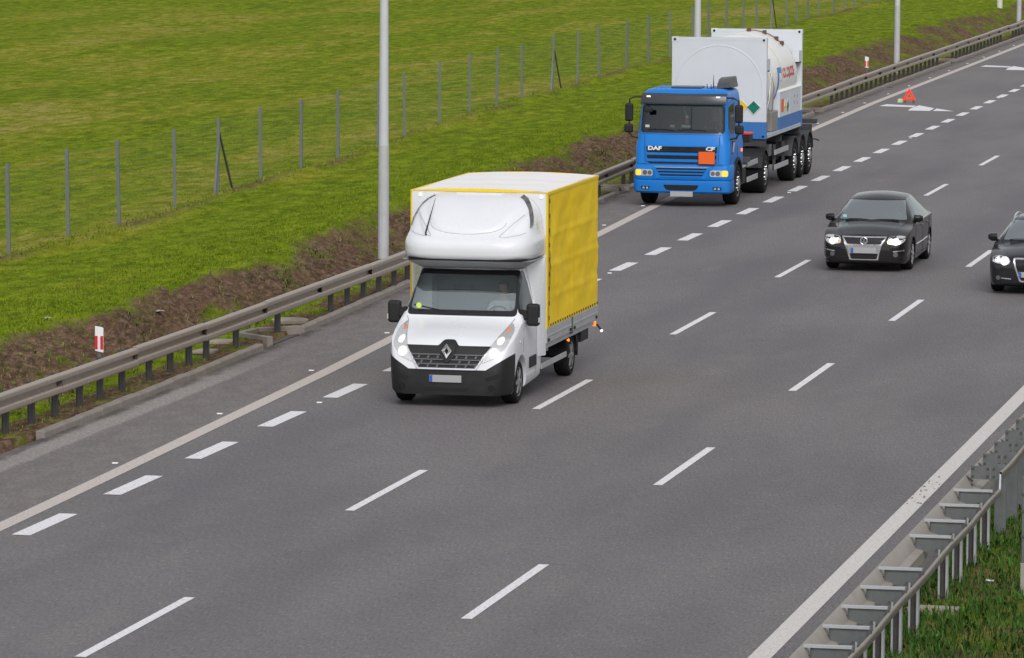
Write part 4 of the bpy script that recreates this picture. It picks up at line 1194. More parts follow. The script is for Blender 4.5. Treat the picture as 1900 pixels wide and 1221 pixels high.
# the spoiler over the cab
def spoiler():
    NU, zs = 72, np.array([2.235, 2.245, 2.27, 2.32, 2.40, 2.47, 2.52, 2.56] + list(np.linspace(2.60, 3.18, 34)) + [3.205, 3.215])
    hwf = pchip([(2.235, 1.03), (2.27, 1.065), (2.32, 1.078), (2.48, 1.078), (2.52, 1.07), (2.57, 1.05), (2.66, 1.03), (2.85, 1.0), (3.0, .945), (3.1, .865), (3.17, .75), (3.2, .64), (3.215, .58)])
    yff = pchip([(2.235, 1.18), (2.27, 1.12), (2.32, 1.10), (2.46, 1.10), (2.50, 1.115), (2.535, 1.155), (2.57, 1.21), (2.8, 1.50), (3.05, 1.89), (3.18, 2.18), (3.205, 2.27), (3.215, 2.34)])
    b = MB(); rings = []
    for z in zs:
        hw_, yf = hwf(z), yff(z); yb = 2.385; ring = []
        for k in range(NU+1):
            a = math.pi*k/NU; ca, sa = math.cos(a), math.sin(a)
            ex = .36 if z > 2.55 else .42
            x = -hw_*math.copysign(abs(ca)**ex, ca); y = yb - (yb - yf)*abs(sa)**(.42)
            # raised centre shield and hollow flanks
            t = (z - 2.60)/.62
            if 0 < t:
                edge = .48 + .25*min(1, t*1.6)
                sh_ = 1/(1+math.exp((abs(x) - edge)/.022)) * 1/(1+math.exp(-(z - (2.66 + .10*(x/.55)**4))/.012))
                y -= .05*sh_*abs(sa)
                fl = 1/(1+math.exp(-(abs(x) - (.66 + .42*t))/.012)) * (1/(1+math.exp(-(z-2.615)/.01)))
                y += .06*fl*abs(sa)
            ring.append((x, y, z))
        rings.append(ring)
    b.loft(rings, False, False)
    n = len(rings[0]); last = (len(rings)-1)*n
    b.f.append(tuple(range(n))); b.f.append(tuple(last + k for k in range(n-1, -1, -1)))
    return b
sp = spoiler().build('roof_spoiler', white, van, smooth=45)
sbv = BVHTree.FromPolygons([Vector(v.co) for v in sp.data.vertices], [tuple(p.vertices) for p in sp.data.polygons])
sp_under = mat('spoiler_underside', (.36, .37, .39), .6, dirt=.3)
pr = lambda hw, yf, r_, z: [(x, y, z) for x, y in roundpoly([(-hw, 2.38), (-hw, yf + r_), (-hw + r_, yf), (hw - r_, yf), (hw, yf + r_), (hw, 2.38)], .12, 4)]
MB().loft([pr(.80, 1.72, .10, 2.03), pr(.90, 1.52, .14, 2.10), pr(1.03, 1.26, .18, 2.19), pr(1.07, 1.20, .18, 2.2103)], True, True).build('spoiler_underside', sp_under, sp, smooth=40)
MB().prism(roundpoly([(-.98, 1.38), (-.90, 1.19), (.90, 1.19), (.98, 1.38), (1.03, 2.38), (-1.03, 2.38)], .15, 5), 'z', 2.2105, 2.234).build('rubber_lip', gloss_black, sp, smooth=0)
for s in (-1, 1):
    pts = []
    for x, z in [(s*.70, 3.172), (s*.79, 3.12), (s*.855, 3.05), (s*.91, 2.95), (s*.95, 2.84), (s*.97, 2.72)]:
        h = sbv.ray_cast(Vector((x, -5, z)), Vector((0, 1, 0)))
        if h[0] is not None: pts.append(h[0])
    if len(pts) > 3:
        wk = 1.0 if s > 0 else .35
        bb = MB(); rr = [[p + Vector((-.05*s*wk, -.016, -.045*wk)), p + Vector((.05*s*wk, -.010, .045*wk)), p + Vector((.05*s*wk, .03, .045*wk)), p + Vector((-.05*s*wk, .03, -.045*wk))] for p in pts]
        bb.loft(rr, True, True).build('air_channel', mat('channel_dark', (.09, .09, .095), .5, dirt=.6, dirtcol=(.3, .29, .27), scale=14), sp, smooth=30)
    h = sbv.ray_cast(Vector((s*1.0, -5, 3.165)), Vector((0, 1, 0)))
    MB().lathe([(-.012, .001), (-.010, .026), (.02, .028)], 'y', 12, (s*1.0, B0 - .012, 3.165)).build('marker_lamp', mat_emit('marker_white', (1, 1, 1), .5), sp)
crease = mat('crease_shade_grey', (.50, .51, .54), .5, dirt=.1)  # darker grey paints in crease shading that the diffuse light leaves invisible
def fline(pts, r=.007):
    out = []
    for (x0, z0), (x1, z1) in zip(pts[:-1], pts[1:]):
        for k in range(5):
            hh = sbv.ray_cast(Vector((x0+(x1-x0)*k/5, -5, z0+(z1-z0)*k/5)), Vector((0, 1, 0)))[0]
            if hh is not None: out.append(hh + Vector((0, .002, 0)))
    if len(out) > 3: MB().tube(out, r, 6).build('crease_line', crease, sp, smooth=60)
fline([(.62*math.cos(a)*(1.0 if abs(math.cos(a)) > .5 else 1), 2.83 - .20*math.sin(a)**.7) for a in [math.pi*(.02 + .96*k/16) for k in range(17)]])
for s in (-1, 1):
    fline([(s*.86, 2.92), (s*.72, 2.78), (s*.57, 2.62), (s*.56, 2.595), (s*.66, 2.59), (s*.85, 2.62), (s*.95, 2.66)], .009)
h = sbv.ray_cast(Vector((-.64, -5, 2.60)), Vector((0, 1, 0)))
p = h[0]; MB().tube([p + Vector((0, .02, 0)), p + Vector((.0, -.03, .04)), p + Vector((.05, .44, .56))], [.022, .014, .004], 8).build('aerial', gloss_black, sp)
MB().prism(roundpoly([(-.42, 2.30), (.42, 2.30), (.36, 2.22), (-.36, 2.22)], .03), 'z', 3.19, 3.225).build('top_panel', white, sp, bevel=.008)
# cargo box
yel = mat('tarp_yellow', (.90, .62, .004), .5, dirt=.35, dirtcol=(.72, .43, .005), scale=1.6, bmp=.25, spec=.25)
yel_edge = mat('tarp_yellow_edge', (.82, .58, .02), .5, dirt=.2, dirtcol=(.64, .43, .02), scale=4)
alu = mat('box_aluminium', (.52, .53, .54), .4, metal=.45, dirt=.35, scale=3)
BX, B0, B1, BZ0, BZ1 = -.03, 2.40, 6.62, 1.045, 3.235
HW = 1.125
def tarp_side(s):
    ny, nz = 90, 48; V = []; b = MB(); xo = BX + s*HW
    for j in range(nz+1):
        for i in range(ny+1):
            u, w = i/ny, j/nz
            y, z = B0 + .22 + (B1 - B0 - .22)*u, BZ0 + (BZ1-BZ0)*w
            d = .012*math.sin(u*math.pi*2*1.9 + .4)*math.sin(math.pi*w)
            # battens pressing through the cloth and folds hanging between them
            for zb_ in (.22, .45, .68): d += .013*math.exp(-((w-zb_)/.014)**2)
            for yb_ in (.47,): d += .012*math.exp(-((u-yb_)/.008)**2)
            n_ = float(fbm(np.array([u*7 + w*2.0]), np.array([w*6 - u*3]), 91, 4)[0]) - .5
            d += .05*n_*min(1, 6*w*(1-w)+.2)
            V.append((xo + s*d, y, z + (.010*math.cos(u*2*math.pi*21) if j == 0 else 0)))
    F = [(j*(ny+1)+i, j*(ny+1)+i+1, (j+1)*(ny+1)+i+1, (j+1)*(ny+1)+i) for j in range(nz) for i in range(ny)]
    b.add(V, F); V2 = [(x - s*.02, y, z) for x, y, z in V]; n = len(V); b.add(V2, [tuple(reversed(f)) for f in F])
    o = b.build('side_tarpaulin', yel, van, smooth=60)
    e0 = None
    for k in range(21):
        yy = B0 + .3 + (B1 - B0 - .36)*k/20
        q_ = dup(e0, o) if e0 else MB().lathe([(-s*.004, .018), (s*.006, .018), (s*.007, .001)], 'x', 8).build('eyelet', under_m, o, smooth=0)
        e0 = e0 or q_; q_.location = (xo + s*.012, yy, BZ0 + .035)
    st = MB(); st.box(*sorted((xo - s*.02, xo + s*.010)), B0, B0 + .10, BZ0 - .02, BZ1).build('front_strip', yel_edge, van, bevel=.006)
    st = MB(); st.box(*sorted((xo - s*.02, xo + s*.004)), B0 + .1005, B0 + .2195, BZ0, BZ1).build('lacing_strip', yel, van, bevel=.004)
    bk = MB()
    for k in range(9):
        z = BZ0 + .16 + (BZ1 - BZ0 - .3)*k/8; bk.box(*sorted((xo, xo + s*.02)), B0 + .125, B0 + .165, z - .035, z + .03)
    bk.box(*sorted((xo, xo + s*.011)), B0 + .14, B0 + .150, BZ0 + .02, BZ1 - .05)
    bk.build('strap_buckles', mat('buckle_dark', (.10, .07, .02), .6), van, smooth=0)
for s in (-1, 1): tarp_side(s)
# roof sheet, sagging a little between the hoops, with a yellow hem
nb, mb_ = 30, 16; V = []
for j in range(nb+1):
    for i in range(mb_+1):
        u, w = i/mb_*2-1, j/nb
        V.append((BX + u*(HW - .03), B0 + .02 + (B1 - B0 - .04)*w, BZ1 + .004 + .035*(1-u*u) - .018*abs(math.sin(w*math.pi*4))*(1-u**4) + .006*math.sin(u*9 + w*7)))
b = MB(); b.add(V, [(j*(mb_+1)+i, j*(mb_+1)+i+1, (j+1)*(mb_+1)+i+1, (j+1)*(mb_+1)+i) for j in range(nb) for i in range(mb_)])
b.build('roof_sheet', white_roof, van, smooth=60)
arc_ = [(BX-HW+.0325, BZ1-.05), (BX+HW-.0325, BZ1-.05)] + [(BX + u*(HW-.0325), BZ1 + .006 + .038*(1-u*u)) for u in np.linspace(1, -1, 15)]
MB().box(BX-HW-.012, BX-HW+.032, B0, B1+.01, BZ1-.05, BZ1+.008).box(BX+HW-.032, BX+HW+.012, B0, B1+.01, BZ1-.05, BZ1+.008).prism(arc_, 'y', B1-.03, B1+.012).prism([(x, max(z, BZ1 - .012)) for x, z in arc_], 'y', B0-.004, B0+.03).build('roof_hem', yel_edge, van, bevel=.012)
MB().box(BX-HW+.02, BX+HW-.02, B0-.002, B0+.02, .85, BZ1-.0125).build('front_wall', white, van, smooth=0)
MB().box(BX-HW+.02, BX+HW-.02, B1-.03, B1+.006, BZ0, BZ1-.055).build('rear_tarpaulin', yel, van, smooth=0)
# corner panels from the cab to the box
for s in (-1, 1):
    MB().loft([[(s*.7, 1.97, z), (s*xo_, yo_, z), (s*1.09, 2.30, z), (s*1.09, 2.395, z), (s*.7, 2.395, z)] for z, xo_, yo_ in ((.62, 1.005, 2.12), (.80, 1.018, 2.02), (1.35, 1.008, 1.98), (1.7, .955, 1.96), (2.05, .87, 1.95), (2.2, .86, 1.98))], True, True).build('corner_panel', white, van, smooth=30)
    for k, (a, c) in enumerate(((B0, 4.42), (4.50, B1))):
        o = MB().box(*sorted((BX+s*(HW-.035), BX+s*(HW+.008))), a, c-.004, .80, BZ0-.006).build('drop_side', alu, van, bevel=.006)
        MB().box(*sorted((BX+s*(HW+.0085), BX+s*(HW+.018))), a+.01, c-.02, .905, .925).build('rib', alu, o, smooth=0)
        for yy in (a+.12, c-.14): MB().box(*sorted((BX+s*(HW+.009), BX+s*(HW+.03))), yy-.04, yy+.04, .822, .872).build('latch', under_m, o, bevel=.006)
    MB().box(*sorted((BX+s*(HW-.03), BX+s*(HW+.014))), 4.42, 4.498, .76, BZ0+.0).build('stake_post', galv_dark, van, bevel=.005)
    MB().box(*sorted((BX+s*(HW-.10), BX+s*(HW-.04))), B0, B1, .70, .796).build('bed_rail', alu, van, bevel=.005)
    for yy in (2.52, 4.46): MB().box(*sorted((s*1.0, s*1.04)), yy-.05, yy+.05, .60, .69).build('marker_bracket', alu if yy < 3 else under_m, van, bevel=.004)
    for yy in (2.50, 4.43): MB().lathe([(0, .001), (s*.006, .022), (-s*.03, .026)] if True else [], 'x', 12, (s*1.055, yy, .655)).build('side_marker', amber_small, van)
    MB().box(*sorted((s*.99, s*1.02)), 2.42, 4.42, .38, .47).build('side_guard', alu, van, bevel=.008)
    MB().prism([(5.40, .78), (5.44, .30), (5.46, .30), (5.50, .78)], 'x', *sorted((s*.70, s*1.0))).build('mud_flap', under_m, van, smooth=0)
    MB().prism([(4.62+.42*(1-math.cos(math.pi*k/10))*1.0, .36+.42*math.sin(math.pi*k/10)) for k in range(11)] + [(5.02+.38*math.cos(math.pi*k/10), .36+.38*math.sin(math.pi*k/10)) for k in range(11)], 'x', *sorted((s*.66, s*1.0))).build('mudguard', black_pl, van, smooth=0)
    MB().box(*sorted((s*.80, s*1.02)), 5.62, 6.25, .50, .78).build('storage_box', black_pl, van, bevel=.01)
    wheel(van, s*.965, FAX, WR, .22, s, 'van'); wheel(van, s*.965, RAX, WR, .22, s, 'van')
    MB().tube([(s*1.0, 6.62, .72), (s*1.10, 6.62, .70), (s*1.16, 6.64, .62)], .018, 8).build('marker_stalk', black_pl, van)
    MB().lathe([(-.02, .001), (-.018, .024), (.02, .024), (.021, .001)], 'y', 12, (s*1.17, 6.64, .60)).build('outline_marker', mat_emit('outline_white', (1, 1, 1), .6), van)
    MB().box(*sorted((s*1.02, s*1.08)), 6.58, 6.62, .68, .76).build('rear_marker', amber_small, van, bevel=.004)
MB().box(-.45, -.36, 2.3, 6.55, .45, .62).box(.36, .45, 2.3, 6.55, .45, .62).box(-.86, .86, 4.97, 5.07, .30, .40).box(-BX-HW+.06, BX+HW-.06, B0, B1, .72, .795).box(-.6, .6, 2.4, 3.6, .35, .60).box(-.8, .8, .5, 2.2, .22, .34).build('chassis', under_m, van, smooth=0)
# the driver, seen through the windscreen
pv = person('person', 'driver in a white shirt behind the wheel of the white van', (.47, 1.98, 1.02), mat('shirt_white', (.62, .63, .62), .9, dirt=.1), 'dark')
pv.location = Vector(W(VX + .47, VY + 1.98, 1.02))
# ---------------------------------------------------------------- blue tractor unit
TX, TY = -20.93, 116.5
trk = thing('tractor_truck', 'blue tractor truck with orange warning plate stopped on the hard strip', 'truck', W(TX, TY), road_rot(TY))
blue = mat('truck_blue', (.004, .180, .60), .38, coat=.10, spec=.3, dirt=.18, dirtcol=(.03, .19, .52), scale=2.2)
blue_d = mat('truck_blue_lower', (.004, .168, .56), .42, coat=.08, spec=.3, dirt=.3, dirtcol=(.05, .16, .40), scale=3)
YB = 2.15
up_b = plan_body([(.70, 1.13, .05, YB, .12, .05), (1.0, 1.16, .03, YB, .14, .05), (1.06, 1.165, .04, YB, .16, .05), (1.50, 1.165, .05, YB, .18, .06), (1.58, 1.15, .075, YB, .2, .06), (1.74, 1.13, .10, YB, .2, .06), (1.80, 1.125, .12, YB, .2, .07), (2.15, 1.105, .19, YB, .2, .07), (2.48, 1.08, .26, YB, .2, .07), (2.70, 1.05, .32, YB, .2, .07), (2.78, 1.02, .37, YB-.02, .22, .07), (2.83, .96, .46, YB-.06, .24, .07), (2.855, .86, .62, YB-.12, .25, .07)])
cab = mb_to_bm(up_b)
TF, TR_, TWR = 1.36, 5.45, .51
cab = boolean_cut(cab, [MB().lathe([(s*.7, .60), (s*1.4, .60)], 'x', 28, (0, TF, TWR)) for s in (-1, 1)])
cab.normal_update(); tb = bvh_of(cab)
wsel = lambda f: f.normal.y < -.2 and f.calc_center_median().z > 1.6
frit = cut_out(cab, roundpoly([(-1.045, 1.795), (1.045, 1.795), (1.015, 2.48), (-1.015, 2.48)], .09), 'y', wsel)
gl = cut_out(frit, roundpoly([(-.985, 1.885), (.985, 1.885), (.96, 2.44), (-.96, 2.44)], .09), 'y', lambda f: True)
finish(gl, 'windscreen', mat_glass('truck_windscreen', (.40, .46, .45), .03), trk, 60)
finish(frit, 'windscreen_surround', gloss_black, trk, 60)
for s in (-1, 1):
    rim = cut_out(cab, roundpoly([(.42, 1.80), (.36, 1.98), (.46, 2.45), (1.20, 2.52), (1.26, 1.86), (.80, 1.76)], .06), 'x', lambda f: f.normal.x*s > .5)
    g = cut_out(rim, roundpoly([(.47, 1.84), (.42, 1.99), (.51, 2.41), (1.15, 2.47), (1.21, 1.90), (.80, 1.81)], .06), 'x', lambda f: True)
    finish(g, 'side_window', mat_glass('truck_side_glass', (.34, .40, .38), .05), trk, 60); finish(rim, 'window_seal', gloss_black, trk, 60)
finish(cab, 'cab', blue, trk, 40)
TP = lambda poly, off, m, name, par=trk, **k: patch(tb, poly, 'y', -1, off, m, name, par, **k)
# front flap with its gaps, grille bars and lettering
gp = TP(roundpoly([(-.90, 1.50), (.90, 1.50), (.87, 1.045), (-.87, 1.045)], .03), .006, blue, 'front_flap', thick=.01)
yg = min(v.co.y for v in gp.data.vertices)
G1 = TP(roundpoly([(-.88, 1.475), (.88, 1.475), (.865, 1.33), (-.865, 1.33)], .02), .012, gloss_black, 'grille', thick=.01)
G2 = TP(roundpoly([(-.865, 1.255), (.865, 1.255), (.85, 1.175), (-.85, 1.175)], .02), .012, gloss_black, 'grille', thick=.01)
G3 = TP(roundpoly([(-.845, 1.095), (.845, 1.095), (.80, 1.055), (-.80, 1.055)], .015), .012, gloss_black, 'grille', thick=.01)
for z, g, hw_ in ((1.375, G1, .84), (1.215, G2, .82)): TP([(-hw_, z-.006), (hw_, z-.006), (hw_, z+.006), (-hw_, z+.006)], .022, black_pl, 'grille_bar', g, thick=.012)
for z, h in ((1.293, .026), (1.135, .026)): TP(roundpoly([(-.87, z-h), (.87, z-h), (.87, z+h), (-.87, z+h)], .012), .030, blue, 'grille_bar', gp, thick=.03, label='blue bar between the black grille openings')
for txt, x in (('DAF', -.665), ('CF', .70)):
    me = text_mesh(txt, .125, .012, 1.45, .006, .12 if txt == 'CF' else 0)
    o = obj('lettering', me, chrome if txt == '' else mat('letter_white', (.78, .78, .78), .3, dirt=.05), G1, 0)
    o.rotation_euler = (R(90), 0, 0); o.location = (x, .058, 1.425)
for s in (-1, 1):
    TP([(s*.905 - .006, 1.08), (s*.905 + .006, 1.08), (s*.93 + .006, 1.76), (s*.93 - .006, 1.76)], .002, under_m, 'panel_gap', thick=.006)
TP([(-1.06, 1.765), (1.06, 1.765), (1.06, 1.775), (-1.06, 1.775)], .002, under_m, 'panel_gap', thick=.006)
TP([(-1.10, 1.038), (1.10, 1.038), (1.10, 1.052), (-1.10, 1.052)], .002, under_m, 'panel_gap', thick=.006)
op = MB().box(.435, .835, -.035, -.02, 1.065, 1.365).build('orange_plate', mat('adr_orange', (.82, .12, .012), .45, dirt=.15, scale=3), trk, bevel=.004, label='blank orange hazard plate on the grille')
MB().box(.425, .845, -.0195, -.012, 1.055, 1.375).build('frame', under_m, op, smooth=0)
MB().box(.60, .66, -.03, .03, 1.375, 1.40).build('hook', galv_dark, op)
# bumper with lamps and steps
bum = plan_body([(.335, 1.15, .06, .72, .10, .06), (.38, 1.19, .01, .72, .12, .06), (.60, 1.20, -.01, .74, .14, .06), (.655, 1.20, .0, .74, .14, .06)], 5)
bo = bum.build('front_bumper', blue_d, trk, smooth=40)
bb_ = BVHTree.FromPolygons([Vector(v.co) for v in bo.data.vertices], [tuple(p.vertices) for p in bo.data.polygons])
mid_b = plan_body([(.665, 1.185, .03, .74, .14, .06), (.70, 1.19, .015, .74, .14, .06), (.98, 1.185, .02, .74, .14, .06), (1.03, 1.17, .04, .74, .14, .06)], 5)
mo = mid_b.build('lamp_panel', blue, trk, smooth=40)
mbv = BVHTree.FromPolygons([Vector(v.co) for v in mo.data.vertices], [tuple(p.vertices) for p in mo.data.polygons])
gv = patch(mbv, roundpoly([(-.74, 1.02), (.74, 1.02), (.60, .70), (.50, .672), (-.50, .672), (-.60, .70)], .03), 'y', -1, .012, blue, 'lower_grille', trk, thick=.015)
patch(mbv, [(-.66, .965), (.66, .965), (.655, .978), (-.655, .978)], 'y', -1, .03, alu, 'trim_strip', gv, thick=.02)
for k, z in enumerate((.93, .855, .78)):
    w_ = .62 - .045*k
    patch(mbv, roundpoly([(-w_, z-.017), (w_, z-.017), (w_, z+.017), (-w_, z+.017)], .01), 'y', -1, .0135, under_m, 'grille_gap', gv, thick=.006)
    patch(mbv, roundpoly([(-w_, z-.048), (w_, z-.048), (w_, z-.018), (-w_, z-.018)], .01), 'y', -1, .03, blue, 'grille_slat', gv, thick=.02)
for s in (-1, 1):
    q = roundpoly([(s*.72, .91), (s*1.145, .91), (s*1.15, .755), (s*.70, .755)][::s], .05)
    hl = patch(mbv, q, 'y', -1, .010, lens_m, 'headlight', trk, thick=.02)
    for x_, r_ in ((.78, .052), (.90, .058)):
        patch(mbv, [(s*x_ + r_*math.cos(a), .832 + r_*math.sin(a)) for a in [2*math.pi*k/16 for k in range(16)]], 'y', -1, .016, lens_dark, 'lamp_bowl', hl, thick=.005, res=.05)
    q = roundpoly([(s*1.0, .905), (s*1.14, .905), (s*1.145, .76), (s*1.0, .76)][::s], .04)
    patch(mbv, q, 'y', -1, .018, amber_on, 'indicator', hl, thick=.01, label='amber indicator, lit')
    q = roundpoly([(s*.77, .50), (s*1.0, .50), (s*.98, .42), (s*.80, .42)][::s], .02)
    fl = patch(bb_, q, 'y', -1, .004, under_m, 'fog_lamp_recess', trk, thick=.01)
    for x_ in (.84, .93): patch(bb_, [(s*x_ + .03*math.cos(a), .46 + .026*math.sin(a)) for a in [2*math.pi*k/12 for k in range(12)]], 'y', -1, .010, lens_m, 'fog_lamp', fl, thick=.005)
    patch(mbv, [(s*.70 - .004, .68), (s*.70 + .004, .68), (s*.66 + .004, 1.02), (s*.66 - .004, 1.02)], 'y', -1, .002, under_m, 'panel_gap', trk, thick=.005)
patch(bb_, roundpoly([(-.44, .545), (.44, .545), (.38, .43), (.30, .41), (-.30, .41), (-.38, .43)], .03), 'y', -1, .004, under_m, 'air_intake', trk, thick=.01)
plate(trk, .02, -.02, .325, .56, .125, eu=False)
# visor
vis = MB(); rr = []
for k in range(13):
    x = -1.05 + 2.1*k/12; yb = .33 + .075*(x/1.05)**4
    rr.append([(x, yb + .04, 2.76), (x, yb - .10, 2.70), (x, yb - .17, 2.55), (x, yb - .165, 2.50), (x, yb - .14, 2.50), (x, yb - .07, 2.68), (x, yb + .04, 2.735)])
vo = vis.loft(rr, True, True).build('sun_visor', mat('visor_dark', (.035, .037, .045), .25, dirt=.2), trk, smooth=40)
for s in (-1, 1): MB().box(s*.86-.05, s*.86+.05, .22, .245, 2.66, 2.70).build('marker_lamp', mat_emit('marker_white', (1, 1, 1), .5), vo, bevel=.008)
# roof hatch, ribs, horns, air intake
MB().box(-.42, .32, .85, 1.45, 2.858, 2.90).build('roof_hatch', mat('hatch_dark', (.05, .07, .12), .3), trk, bevel=.012)
for x in (-.78, -.66, -.54, .50, .62): MB().box(x-.02, x+.02, .80, 1.95, 2.85, 2.872).build('roof_rib', blue, trk, bevel=.006)
air = [[(x0, y, z0), (x0 + .02, y, z1), (x1 - .05, y, z1 + .04), (x1, y, z0 + .03)] for y, x0, x1, z0, z1 in ((1.0, .72, .98, 2.85, 2.87), (1.15, .66, 1.02, 2.85, 2.96), (1.5, .64, 1.05, 2.84, 3.06), (1.95, .62, 1.06, 2.84, 3.09), (2.05, .64, 1.05, 2.84, 3.08))]
MB().loft(air, True, True).build('roof_deflector', mat('deflector_grey', (.06, .062, .066), .4), trk, smooth=40, bevel=.02)
for x, h in ((.46, .11), (.56, .10), (.62, .34)): MB().tube([(x, .95, 2.85), (x, .95, 2.86 + h)], [.016, .008 if h < .2 else .004], 8).build('aerial', gloss_black, trk)
# mirrors on their loops
for s in (-1, 1):
    m_ = MB().box(s*1.36-.10, s*1.36+.10, .28, .40, 2.06, 2.50).build('mirror', black_pl, trk, bevel=.05, seg=3)
    MB().box(s*1.37-.11, s*1.37+.11, .28, .40, 1.78, 2.00).build('wide_mirror', black_pl, m_, bevel=.055, seg=3)
    MB().tube([(s*1.02, .42, 2.66), (s*1.22, .34, 2.66), (s*1.35, .34, 2.60), (s*1.36, .34, 2.0), (s*1.36, .34, 1.78), (s*1.28, .36, 1.68), (s*1.08, .42, 1.64)], .02, 8).build('mirror_arm', black_pl, m_)
fm = MB().box(-.93, -.73, .02, .10, 2.30, 2.42).build('front_mirror', black_pl, trk, bevel=.03); MB().tube([(-.95, .2, 2.52), (-.9, .06, 2.46), (-.83, .06, 2.38)], .014, 6).build('mirror_arm', black_pl, fm)
# wipers, papers and the ornament in the window
def tsurf(x, z, off=.02):
    h = tb.ray_cast(Vector((x, -5, z)), Vector((0, 1, 0))); return h[0] + Vector((0, -off, 0))
for x0, x1 in ((-.85, -.20), (-.10, .60)): MB().tube([tsurf(x0, 1.88), tsurf((x0+x1)/2, 1.895), tsurf(x1, 1.87)], .013, 6).build('wiper', black_pl, trk)
MB().box(-.92, -.82, .165, .168, 1.93, 1.99).build('window_sticker', mat('paper_pale', (.50, .56, .54), .8), trk, smooth=0)
for x in (-.28, .0, .11): MB().box(x-.055, x+.055, .33, .335, 1.925, 1.99).build('dash_sign', mat('paper_white', (.62, .65, .65), .8, dirt=.4, dirtcol=(.2, .25, .25), scale=40), trk, smooth=0)
orn = MB().lathe([(-.05, .001), (-.05, .05), (.0, .06), (.06, .03), (.1, .001)], 'z', 14, (.06, .42, 2.06)).build('dash_ornament', mat('ornament_red', (.5, .06, .07), .5), trk)
MB().lathe([(-.03, .001), (-.02, .035), (.02, .045), (.06, .001)], 'z', 12, (.06, .42, 2.17)).build('ornament_cap', mat('ornament_white', (.7, .68, .66), .6), orn)
MB().tube([(.06, .40, 2.16), (.02, .38, 2.30), (-.02, .40, 2.46)], .012, 6).build('pennant_cord', mat('cord_green', (.25, .42, .2), .7), orn)
MB().box(-1.0, 1.0, .30, .72, 1.55, 1.84).box(-1.05, 1.05, 2.0, 2.08, 1.0, 2.7).box(-1.05, 1.05, .3, 2.05, .95, 1.0).build('dashboard', interior, trk, bevel=.03)
MB().box(-.95, .95, 1.965, 1.99, 1.5, 2.62).build('sleeper_curtain', mat('curtain_grey', (.04, .04, .045), .9, dirt=.4), trk, smooth=0)
seat(trk, .55, 1.55, 1.50, .52, mat('seat_red', (.22, .05, .06), .9)); seat(trk, -.55, 1.55, 1.50, .52, mat('seat_red', (.22, .05, .06), .9))
steering(trk, .55, 1.0, 1.82)
# door, steps, side badge
for s in (-1, 1):
    def sseam(pts, name='panel_gap', r=.006, m=under_m):
        out = []
        for (y0, z0), (y1, z1) in zip(pts[:-1], pts[1:]):
            for k in range(7):
                h = tb.ray_cast(Vector((s*5, y0+(y1-y0)*k/6, z0+(z1-z0)*k/6)), Vector((-s, 0, 0)))
                if h[0] is not None: out.append(h[0])
        if len(out) > 2: MB().tube(out, r, 5).build(name, m, trk)
    sseam([(.36, 1.10), (.34, 1.9), (.46, 2.52), (1.30, 2.60), (1.34, 1.15)])
    h_ = MB().box(*sorted((s*1.165, s*1.185)), 1.10, 1.26, 1.62, 1.66).build('door_handle', black_pl, trk, bevel=.008)
    MB().prism([(.60, 1.60), (1.0, 1.60), (.62, 1.28), (.52, 1.28)], 'x', *sorted((s*1.167, s*1.175))).build('side_vent', gloss_black, trk, smooth=0)
    MB().prism([(.70, 1.56), (.90, 1.56), (.66, 1.33), (.60, 1.33)], 'x', *sorted((s*1.1755, s*1.179))).build('side_emblem', mat('letter_white', (.78, .78, .78), .3), trk, smooth=0)
    MB().box(*sorted((s*1.166, s*1.19)), 1.86, 1.96, 1.27, 1.35).build('side_marker', amber_small, trk, bevel=.01)
    MB().box(*sorted((s*.95, s*1.19)), .745, .80, .36, 1.0).build('step_side', blue_d, trk, bevel=.01)
    st = [(TF + .70*math.cos(math.pi*k/12), TWR + .66*math.sin(math.pi*k/12)) for k in range(13)]
    inn = [(TF + .60*math.cos(math.pi*k/12), TWR + .58*math.sin(math.pi*k/12)) for k in range(12, -1, -1)]
    MB().prism(st + inn, 'x', *sorted((s*1.0, s*1.20))).build('wheel_arch', black_pl, trk, smooth=0, bevel=.01)
    wheel(trk, s*1.17, TF, TWR, .30, s, 'truck'); wheel(trk, s*1.20, TR_, TWR, .58, s, 'truck')
    MB().prism([(TR_ + .60*math.cos(R(15)+R(150)*k/10), TWR + .62*math.sin(R(15)+R(150)*k/10)) for k in range(11)] + [(TR_ + .57*math.cos(R(165)-R(150)*k/10), TWR + .585*math.sin(R(165)-R(150)*k/10)) for k in range(11)], 'x', *sorted((s*.62, s*1.21))).build('mudguard', black_pl, trk, smooth=0)
    for z in (.42, .80): MB().box(*sorted((s*1.10, s*1.13)), 3.15, 4.75, z, z+.13).build('side_guard', galv_light, trk, bevel=.008)
    MB().box(*sorted((s*.62, s*1.09)), 2.35, 3.1, .40, .80).build('fuel_tank' if s < 0 else 'battery_box', galv_plate if s < 0 else black_pl, trk, bevel=.04)
    MB().box(*sorted((s*.66, s*1.16)), 2.2, 2.75, .84, .89).build('catwalk', galv_light, trk, bevel=.01)
tool = MB().box(.72, 1.24, 2.72, 3.25, 1.44, 1.62).build('tool_box', black_pl, trk, bevel=.03); MB().box(.70, 1.26, 2.70, 3.27, 1.6205, 1.68).build('lid', mat('lid_red', (.55, .03, .04), .4), tool, bevel=.025)
MB().tube([(.98, 2.9, .9), (.98, 2.9, 1.44)], .04, 8).box(.75, 1.2, 2.8, 3.1, .95, 1.06).build('bracket', galv_dark, trk)
